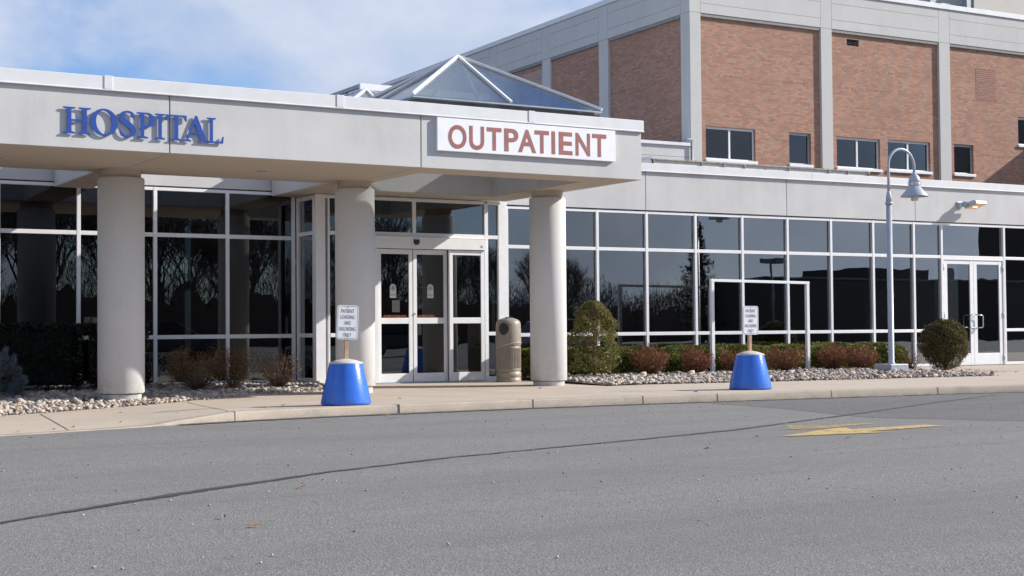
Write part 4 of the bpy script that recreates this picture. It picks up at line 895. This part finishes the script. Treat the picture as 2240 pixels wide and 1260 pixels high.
def hedge(label, x0, x1, y0, y1, z0, z1, t, n, mat, leaf, bumps=.05, core=(.010,.012,.007), nm='trimmed_hedge'):
    h = thing(nm, label, 'hedge', ((x0+x1)/2,(y0+y1)/2,z0), t); L, D, H = x1-x0, y1-y0, z1-z0
    P = rng.uniform(-.5,.5,(n,3)); f = rng.uniform(0,1,n); d = np.abs(rng.normal(0,.10,n))
    top = f < .36; front = (f>=.36)&(f<.84); endl = (f>=.84)&(f<.9); endr = f >= .9
    P[top,2] = .5-d[top]*.5; P[front,1] = -.5+d[front]; P[endl,0] = -.5+d[endl]*D/L; P[endr,0] = .5-d[endr]*D/L
    k = (P[:,2]>.3)&(P[:,1]<-.35); P[k,1] += (P[k,2]-.3)*.5
    C = P*np.array([L,D,H]); ph_ = C[:,0]*5.1
    C[:,2] += bumps*(np.sin(ph_)+.7*np.sin(ph_*2.3+1)+.6*np.sin(ph_*.37+2))*np.clip(P[:,2]+.5,0,1)*.5+H/2; C[:,1] += bumps*.8*np.sin(ph_*1.3+C[:,2]*6)
    C[:,2] = np.maximum(C[:,2], .02+rng.uniform(0,.08,n))
    leaves_on('foliage', C, leaf, leaf*.42, mat, h)
    mb = MB(); a = .13; mb.box(-L/2+a*1.2,L/2-a*1.2,-D/2+a,D/2-a*.5,.05,H-a); mb.build('dark_mass', simple('hedge_inner_shade', core, .95), h)  # dark inner box, its colour standing for the shade deep inside the hedge
    mb = MB()
    for k in range(int(L/.45)): x = -L/2+.2+k*.45; mb.tube([(x,0,-.06),(x+.03,.02,.2)],.014,5)
    mb.build('stem', M['trunk'], h); return h
hedge('low green yew hedge with ragged top along the clinic glazing', 13.15, 22.35, 22.75, 23.6, .13, .67, TR, 56000, M['leaf_yew'], .034, .05)
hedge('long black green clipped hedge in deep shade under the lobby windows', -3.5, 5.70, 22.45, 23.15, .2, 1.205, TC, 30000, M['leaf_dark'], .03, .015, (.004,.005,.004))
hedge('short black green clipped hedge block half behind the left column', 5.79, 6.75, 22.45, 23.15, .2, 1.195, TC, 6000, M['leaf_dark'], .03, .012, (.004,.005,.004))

def barberry(label, x, y, r, h, t, seed, mat='leaf_barb', tw='twig_red', n=3600, nt=150, group='barberry shrubs in front of the yew hedge', name='barberry_shrub', z=.13, leaf=.014):
    b = thing(name, label, 'shrub', (x,y,z), t, group); rs = np.random.default_rng(seed)
    zz = rs.beta(2.2,1.35,n); prof = np.interp(zz,[0,.15,.4,.7,.9,1],[.30,.58,.88,1.0,.90,.62]); a = rs.uniform(0,6.283,n)
    rad = prof*r*(rs.uniform(0,1,n)**.42)*(1.06+.17*np.sin(3*a+seed)+.11*np.sin(7*a+zz*9+seed)+.10*np.sin(2*a+seed*2.3)); hh = h*(1+.16*np.sin(2*a+seed*1.7)+.12*np.sin(5*a+seed))
    C = np.stack([rad*np.cos(a), rad*np.sin(a), .05+zz*hh*.95+rs.normal(0,.012,n)],1)
    leaves_on('foliage', C, leaf, leaf*.6, M[mat], b)
    k = rng.permutation(n)[:nt]; twigs(b, M[tw], nt, .07, [tuple(C[i]*np.array([1.03,1.03,1.05])) for i in k], .0055); return b
for i,(x,y,r,h,lb) in enumerate([(15.4,22.42,.34,.50,'rounded red brown barberry shrub beside the cone shaped evergreen'),(16.45,22.38,.32,.45,'red brown barberry shrub just left of the white frame post'),
    (17.48,22.40,.35,.42,'low red brown barberry shrub half hidden by the blue sign base'),(18.55,22.30,.40,.44,'wide red brown barberry shrub right of the blue sign base'),
    (19.85,22.33,.31,.47,'tall red brown barberry shrub right of the white frame'),(20.42,22.16,.37,.45,'red brown barberry shrub at the hedge end beside the lamp post')]):
    barberry(lb, x, y, r, h, TR, 40+i)
barberry('sparse small barberry with few dark leaves between lamp post and round bush', 21.25, 21.62, .27, .36, TR, 60, n=420, nt=60)
def dry(label, x, y, r, h, seed, n, nt, tw='trunk'): return barberry(label, x, y, r, h, TC, seed, 'leaf_brown', tw, n, nt, 'brown shrubs under the lobby windows', 'brown_shrub', .12, .014)
dry('broad brown leaved shrub under the lobby window beside the left column', 7.35, 22.0, .52, .58, 71, 5200, 70)
dry('brown shrub between the broad shrub and the vestibule, standing behind a window mullion', 8.02, 22.2, .36, .56, 72, 2600, 45)
dry('small twiggy shrub with bare pale stems nearest the vestibule corner', 8.80, 22.2, .38, .52, 73, 1500, 90, 'twig_pale')

tp = thing('cone_evergreen', 'cone shaped clipped evergreen with green and bronze foliage right of the column', 'evergreen', (14.13,22.35,.12), TR)
n = 15000; zz = rng.uniform(0,1,n)**.9; u = sph(n); a = np.arctan2(u[:,1],u[:,0]); prof = np.interp(zz,[0,.08,.2,.4,.62,.8,.91,.97,1],[.33,.44,.46,.44,.405,.33,.24,.15,.06])
rad = prof*(1+.13*np.sin(3*a+zz*14)+.10*np.sin(5*a-zz*23+1)+.05*np.sin(9*a+zz*41))*(1-np.abs(rng.normal(0,.16,n)))
keep = ~((zz>.27)&(zz<.43)&(np.sin(2*a+1.2)>-.2)&(rng.uniform(0,1,n)<.85))&~((np.sin(3.1*a+zz*19)>.55)&(rng.uniform(0,1,n)<.7)); C = np.stack([rad*np.cos(a),rad*np.sin(a),.14+zz*1.30],1)[keep]
leaves_on('crown', C, .024, .011, M['leaf_top'], tp)
mb = MB(); mb.tube([(0,0,-.05),(.01,0,.5),(0,.01,1.25)],[.035,.028,.01],8)
for k in range(46):
    z = rng.uniform(.2,1.2); a_ = rng.uniform(0,6.28); q = .34*(1-z/1.7); mb.tube([(0,0,z),(q*.5*math.cos(a_),q*.5*math.sin(a_),z+.04),(q*math.cos(a_),q*math.sin(a_),z+.12)],[.010,.006,.003],4)
mb.build('trunk', M['twig_red'], tp)
def core(parent, c, s, col): o = blobs('dark_mass', np.array([c]), np.array([s]), simple('dark_twig_core', col, .95, 0, .2, 12), 3, .10, parent); return o  # twig mass as one dark blob, added to block light through the crown
gb = thing('round_evergreen', 'rounded clipped evergreen bush with bronze tips before the clinic double doors', 'evergreen', (22.2,21.58,.12), TR)
core(gb, (0,0,.56), (.35,.35,.38), (.022,.018,.012)); n = 20000; u = sph(n); shape = np.array([.45,.45,.50]); rad = (1-np.abs(rng.normal(0,.12,n))+np.maximum(rng.normal(-.03,.05,n),0))*(1+lump(u,5,.11))*(1+.035*np.sin(u[:,0]*7+u[:,2]*9)+.03*np.sin(u[:,1]*11-u[:,2]*6)); C = u*rad[:,None]; C[:,2] = np.sign(C[:,2])*np.abs(C[:,2])**.86; C = C*shape; C[:,2] += .56
keep = ~((C[:,2]<.30)&(rng.uniform(0,1,n)<.55)); C = C[keep]; leaves_on('crown', C, .022, .010, M['leaf_globe'], gb)
mb = MB(); mb.tube([(0,0,-.05),(.01,0,.25),(0,.02,.8)],[.04,.03,.012],8)
for k in range(60):
    v_ = sph(1)[0]*np.array([.38,.38,.42])+np.array([0,0,.56]); mb.tube([(0,0,max(.06,v_[2]*.45)),tuple(v_)],[.008,.003],4)
mb.build('trunk', M['trunk'], gb)
sp = thing('blue_spruce', 'dwarf blue grey spruce at the left edge of the gravel bed', 'spruce', (4.25,21.75,.1), TC)
C = []; Ud = []
for k in range(120):
    u = sph(1)[0]; u[2] = abs(u[2])*1.0-.1; d = u*np.array([.44,.44,.74])*rng.uniform(.78,1.0)+np.array([0,0,.12]); d[2] = max(d[2],.06); dr = u+np.array([0,0,.15]); dr /= np.linalg.norm(dr)
    m_ = 260; tpar = rng.uniform(-.10,.04,m_); q = sph(m_); C.append(d+dr*tpar[:,None]+q*.048*rng.uniform(.3,1,(m_,1))); w_ = q*.8+dr*.75; Ud.append(w_/np.linalg.norm(w_,axis=1)[:,None])
C = np.concatenate(C); Ud = np.concatenate(Ud); s_ = sph(len(C)); Vd = np.cross(Ud,s_); Vd /= np.linalg.norm(Vd,axis=1)[:,None]
quads('foliage', C, Ud*.013, Vd*.0045, M['leaf_spruce'], sp)
mb = MB(); mb.tube([(0,0,-.05),(0,0,.6)],[.05,.015],8)
for k in range(70):
    u = sph(1)[0]; u[2] = abs(u[2]); mb.tube([(0,0,.1+.3*u[2]),tuple(u*np.array([.42,.42,.6])+np.array([0,0,.12]))],[.010,.004],4)
mb.build('trunk', M['trunk'], sp)

# fallen leaves, each its own object
def leaf_mesh():
    mb = MB(); P = [(-.5,0,0),(-.2,.24,.10),(.15,.30,.16),(.5,.05,.05),(.15,-.26,.14),(-.22,-.22,.08),(0,0,.0)]
    mb.add(P,[(0,6,1),(1,6,2),(2,6,3),(3,6,4),(4,6,5),(5,6,0)]); return mb
src = leaf_mesh().build('fallen_leaf', M['dry_leaf']); first = [True]
def drop(x, y, z, s, label, group):
    o = src if first[0] else src.copy()
    if not first[0]: COL.objects.link(o)
    first[0] = False; o.location = (x,y,z+.004); o.scale = (s,s*random.uniform(.6,1.1),s*random.uniform(.5,1.5)); o.rotation_euler = (random.uniform(-.2,.2),random.uniform(-.2,.2),random.uniform(0,6.28)); tag(o,label,'leaf',group)
drop(2.62,7.4,.008,.075,'curled pale brown leaf lying alone on the near asphalt',None)
for (x,y) in [(2.92,14.83),(3.64,12.05),(4.22,9.67),(5.61,14.46),(7.37,16.02),(7.26,15.65),(7.5,15.8),(7.75,14.24),(9.97,16.1),(10.21,16.1),(8.03,13.46),(12.57,15.52),(8.78,10.74),(14.4,15.8),(9.85,9.83),(17.39,15.6),(17.2,15.55),(17.05,15.62),(15.49,15.75),(16.33,15.8),(15.67,15.6),(3.53,9.05),(2.59,7.84),(8.33,11.2),(9.85,14.81),(3.4,15.02),(10.5,15.58),(9.39,10.16),(7.55,9.91),(5.9,12.8),(11.5,14.9)]:
    drop(x,y,.008,random.uniform(.04,.085),'dry brown fallen leaf lying on the grey asphalt','fallen leaves on the road')
for (x,y) in [(2.99,15.82),(3.64,16.19),(4.28,16.64),(3.39,16.0),(11.9,20.0),(12.69,16.9),(6.6,17.57),(6.2,17.0),(5.1,17.2),(4.7,18.3),(8.6,18.3)]:
    drop(x,y,float(zpave(x,y)),random.uniform(.04,.09),'reddish fallen leaf lying on the beige pavement','fallen leaves on the pavement')
n = 1100; x = np.concatenate([rng.uniform(16.5,22,n),rng.uniform(2.2,9.2,260)]); y = np.concatenate([np.array([np.interp(q,[p[0] for p in R_EDGE],[p[1] for p in R_EDGE]) for q in x[:n]])+np.abs(rng.normal(0,1.2,n))*.9+.05, np.array([np.interp(q,[p[0] for p in L_EDGE],[p[1] for p in L_EDGE]) for q in x[n:]])+np.abs(rng.normal(0,.5,260))])
y = np.minimum(y, 23.3); z = np.array([float(zbed_r(a,b)) if k < n else float(zbed_l(a,b)) for k,(a,b) in enumerate(zip(x,y))])+.045
C = np.stack([x,y,z],1); Q = rng.normal(0,.3,(len(x),3)); a = rng.uniform(0,6.28,len(x)); U = np.stack([np.cos(a),np.sin(a),Q[:,0]*.5],1)*.026; V = np.stack([-np.sin(a),np.cos(a),Q[:,1]*.5],1)*.017
tag(quads('leaf_litter', C, U, V, leafmat('red_litter',[(.1,(.16,.05,.035)),(.6,(.28,.10,.07)),(.95,(.36,.20,.11))])), 'scattered red and brown leaf litter lying among the pebbles', 'leaf litter', kind='stuff')
# ------------------------------------------------------------------ what stands across the car park (mirrored in the glazing)
def branch(mb, p, d, L, r, lev, rs):
    q = p+d*L*.5+Vector((rs.uniform(-1,1),rs.uniform(-1,1),rs.uniform(-.3,.6)))*L*.06; e = p+d*L
    mb.tube([p,q,e],[r,r*.8,r*.6],6 if lev < 2 else 3)
    if lev >= 6: return
    k = (7,4,4,4,3,2)[lev]
    for i in range(k):
        t = rs.uniform(.45,1) if i else 1; s = p.lerp(e,t); sp_ = .55 if lev else .42
        nd = (d+Vector((rs.uniform(-1,1),rs.uniform(-1,1),rs.uniform(-.15,.75)))*sp_*1.25).normalized(); branch(mb, s, nd, L*rs.uniform(.58,.82), max(r*.5,.009), lev+1, rs)
protos = []
for k in range(3):
    rs = random.Random(20+k); t = thing('bare_tree', 'tall bare deciduous tree across the car park seen only mirrored in the windows', 'tree', (0,0,0), 0, 'bare trees across the car park')
    mb = MB(); branch(mb, Vector((0,0,0)), Vector((0,0,1)), 2.5, .13, 0, rs)
    nt_ = 22; tr_ = MB(); tr_.tube([(0,0,-.1),(0,0,1.3),(0,0,2.6)],[.19,.155,.135],8); tr_.build('trunk', M['trunk'], t); mb.build('crown', M['twig'], t); protos.append(t)
spots = [(4,-24,1.15),(9,-30,1.2),(13,-23,1.05),(17,-29,1.3),(21,-24,1.1),(25,-31,1.25),(28,-26,.9),(32,-33,1.2),(37,-28,1.0),(42,-36,1.1),(47,-40,.95),(52,-42,.9),(57,-40,.8),(38,-44,1.1),(30,-45,1.3),(20,-42,1.4),(10,-42,1.35),(62,-46,.85),(0,-33,1.2),(45,-30,.75)]
for i,(x,y,s) in enumerate(spots):
    t = protos[i] if i < 3 else copy_tree(protos[i%3]); t.location = (x*1.25,y-32,0); s *= 1.5; t.scale = (s,s,s); t.rotation_euler.z = i*1.7
hg = thing('far_hedgerow', 'dark dense brush and thicket along the far side of the car park seen only mirrored', 'hedgerow', (20,-50,0), 0)
n = 240000; x = rng.uniform(-70,62,n); H_ = np.interp(x,[-70,20,40,62],[6.2,5.7,4.6,3.4])*(1+.16*np.sin(x*.5)+.12*np.sin(x*1.3+1)+.10*np.sin(x*3.1)+.07*np.sin(x*7.7))
z = rng.beta(1.3,1.25,n)*H_; C = np.stack([x, rng.normal(0,1.4,n), z],1); a = rng.uniform(0,6.28,n); tl = rng.normal(0,.85,n)
U = np.stack([np.cos(a)*np.sin(tl),np.sin(a)*np.sin(tl),np.cos(tl)],1)*rng.uniform(.12,.42,(n,1)); V = np.stack([-np.sin(a),np.cos(a),np.zeros(n)],1)*rng.uniform(.008,.028,(n,1))
quads('foliage', C, U, V, M['twig'], hg)
mb = MB(); X_ = np.linspace(-70,62,300); HH = np.interp(X_,[-70,20,40,62],[3.4,3.2,2.6,1.9])*(1+.12*np.sin(X_*.9)+.1*np.sin(X_*2.3))+np.random.default_rng(1).uniform(-.45,.45,300)
mb.prism([(-70,0)]+[(float(a_),float(b_)) for a_,b_ in zip(X_,HH)]+[(62,0)],1.2,2.2); mb.build('dark_mass', M['trunk'], hg)
cf = thing('mirrored_conifer', 'tall ragged conifer across the car park seen only mirrored in the windows', 'tree', (62,-34,0), 0)
C = []; rs = np.random.default_rng(3)
for z in np.arange(.8,8.6,.28):
    for k in range(7):
        a = rs.uniform(0,6.28); L = 2.3*(1-z/9.0)*rs.uniform(.6,1.1); m_ = 40; tt = rs.uniform(.1,1,m_); C.append(np.stack([L*tt*math.cos(a),L*tt*math.sin(a),z-.25*tt+.35*tt**2+rs.normal(0,.05,m_)],1)+rs.normal(0,.05,(m_,3)))
C = np.concatenate(C); leaves_on('crown', C, .11, .03, M['leaf_pine'], cf); mb = MB(); mb.tube([(0,0,-.1),(0,0,8.8)],[.18,.03],8); mb.build('trunk', M['trunk'], cf)
pl = thing('car_park_light', 'tall dark twin headed car park light seen only mirrored in the windows', 'street light', (52,-14,0), 0)
mb = MB(); mb.tube([(0,0,0),(0,0,4.7)],[.09,.06],10); mb.build('pole', M['curb_metal'], pl)
for s in (-1,1): mb = MB(); mb.box(s*.15,s*.75,-.2,.2,4.6,4.85); mb.build('lamp_head', M['curb_metal'], pl)
ob_ = thing('opposite_building', 'dark brick building across the car park seen only mirrored in the windows', 'building', (76,-22,0), R(-4))
mb = MB(); mb.box(-11,30,-8,0,0,4.3); mb.box(-2,5,-7,-1,4.3,5.2); mb.box(19,30,-8,-1,4.3,9.5); mb.build('wall', simple('dark_brick',(.055,.045,.04),.9), ob_)
mb = MB(); mb.box(-11.1,18.9,-8.1,.1,4.3,4.42); mb.build('coping', M['curb_metal'], ob_)
def car(label, x, y, rot, paint):
    c = thing('parked_car', label, 'car', (x,y,0), 0, 'parked cars in the car park', rot)
    def prof(P, w, ins=0): mb = MB(); mb.prism(P, -w, w); return mb
    low = [(-2.2,.32),(2.2,.32),(2.25,.6),(2.15,.78),(1.05,.93),(-1.55,.95),(-2.2,.88),(-2.28,.6)]; prof(low,.88).build('body', paint, c, .08)
    cab = [(-1.75,.94),(1.0,.92),(.25,1.40),(-.2,1.46),(-1.0,1.44),(-1.35,1.36)]; prof(cab,.74).build('cabin', M['black'], c, .05)
    roof = [(.22,1.395),(-.2,1.475),(-1.0,1.46),(-1.36,1.365),(-1.2,1.36),(-.2,1.42)]; prof(roof,.76).build('roof', paint, c, .02)
    for sx in (-1.35,1.4):
        for sy in (-.8,.8):
            w = MB(); w.lathe([(.0,-.1),(.31,-.1),(.33,-.07),(.33,.07),(.31,.1),(0,.1)],0,0,24,0,False); w = w.build('wheel', M['black'], c); w.data.transform(Matrix.Translation((sx,sy,.33)) @ Matrix.Rotation(R(90),4,'X'))
    for sy in (-.6,.6): l = MB(); l.box(2.14,2.26,sy-.18,sy+.18,.62,.75); l.build('headlight', M['lamp_lens'], c, .03)
    return c
pc = [simple('car_paint_silver',(.42,.44,.46),.25,.5,.01), simple('car_paint_dark',(.05,.055,.06),.2,.3,.01), simple('car_paint_blue',(.07,.08,.10),.2,.3,.01)]
for i,(x,y,rot,l) in enumerate([(9.2,-6.2,.1,'silver car parked behind the viewpoint, mirrored beside the left column'),(24.5,-6.2,-.1,'dark car parked behind the viewpoint, mirrored in the sliding doors'),(33.5,-6.2,.05,'silver car parked behind the viewpoint, mirrored beside the cone shaped evergreen'),(15.5,-6.2,.05,'dark blue car parked behind the viewpoint, mirrored in the lobby glazing')]):
    car(l, x, y, rot, pc[(0,1,0,2)[i]])
aw = frame_thing('adjoining_wing', 'taller grey wing to the right whose shadow falls across the brick', 'building', TR)
mb = MB(); mb.box(46.3,62,29,37.18,0,9.75); mb.build('wall', M['concrete'], aw); rebase(aw,(54,33,0))

# ------------------------------------------------------------------ light, sky and camera
AZ, EL = R(159.2), R(29.1)
d = Vector((math.cos(AZ)*math.cos(EL), math.sin(AZ)*math.cos(EL), -math.sin(EL)))
sl = bpy.data.lights.new('sun', 'SUN'); sl.energy = 5.0; sl.angle = R(.55); sl.color = (1.0,.95,.87)
so = bpy.data.objects.new('sun', sl); COL.objects.link(so); so.rotation_euler = d.to_track_quat('-Z','Y').to_euler(); so.location = (30,-20,30)
w = bpy.data.worlds.new('World'); scene.world = w; w.use_nodes = True; nt = w.node_tree; nt.nodes.clear()
ow = nt.nodes.new('ShaderNodeOutputWorld'); bg = nt.nodes.new('ShaderNodeBackground'); bg.inputs[1].default_value = .11
sky = nt.nodes.new('ShaderNodeTexSky'); sky.sky_type = 'NISHITA'; sky.sun_disc = False; sky.sun_elevation = EL
sd = -d; sky.sun_rotation = math.atan2(sd.x, sd.y); sky.air_density = 1.0; sky.dust_density = 0.3; sky.ozone_density = 2.5
tc = nt.nodes.new('ShaderNodeTexCoord'); mp = N(nt,'ShaderNodeMapping'); mp.inputs['Scale'].default_value = (1,1,1.5); mp.inputs['Location'].default_value = (3.6358, 1.8007, 1.6092); nt.links.new(tc.outputs['Generated'], mp.inputs['Vector'])
mp.inputs['Rotation'].default_value = (0,0,R(-8.0)); n1 = noise(nt, mp.outputs[0], 3.6, 6, .46); n2 = noise(nt, mp.outputs[0], 9, 5, .6)
f = mixc(nt, .18, n1, n2); cl = ramp(nt, [(.445,(0,0,0)),(.505,(.62,)*3),(.565,(.98,)*3)], f)
cc = ramp(nt, [(.42,(3.9,4.5,5.7)),(.72,(5.0,5.4,6.3))], n2)
blue = mixc(nt, 1.0, sky.outputs[0], (.80,.90,1.14), 'MULTIPLY')
nt.links.new(mixc(nt, cl.outputs[0], blue, cc.outputs[0]), bg.inputs[0]); nt.links.new(bg.outputs[0], ow.inputs[0])

yaw, pit, rol = R(29.66342217), R(1.64976731), R(-.47480498)
fw = Vector((math.sin(yaw)*math.cos(pit), math.cos(yaw)*math.cos(pit), math.sin(pit))); r0 = Vector((math.cos(yaw),-math.sin(yaw),0)); u0 = r0.cross(fw)
rr_ = r0*math.cos(rol)+u0*math.sin(rol); uu = -r0*math.sin(rol)+u0*math.cos(rol)
cam = bpy.data.cameras.new('camera'); co = bpy.data.objects.new('camera', cam); COL.objects.link(co)
cam.sensor_width = 36; cam.lens = 3141.446/2240*36; cam.clip_start = .05; cam.clip_end = 2000
co.matrix_world = Matrix(((rr_.x,uu.x,-fw.x,0),(rr_.y,uu.y,-fw.y,0),(rr_.z,uu.z,-fw.z,1.05),(0,0,0,1)))
scene.camera = co
scene.view_settings.view_transform = 'Standard'; scene.view_settings.look = 'None'; scene.view_settings.exposure = .40; scene.view_settings.gamma = 1
scene.cycles.max_bounces = 10; scene.cycles.transparent_max_bounces = 16; scene.cycles.glossy_bounces = 4
scene.cycles.caustics_reflective = False; scene.cycles.caustics_refractive = False
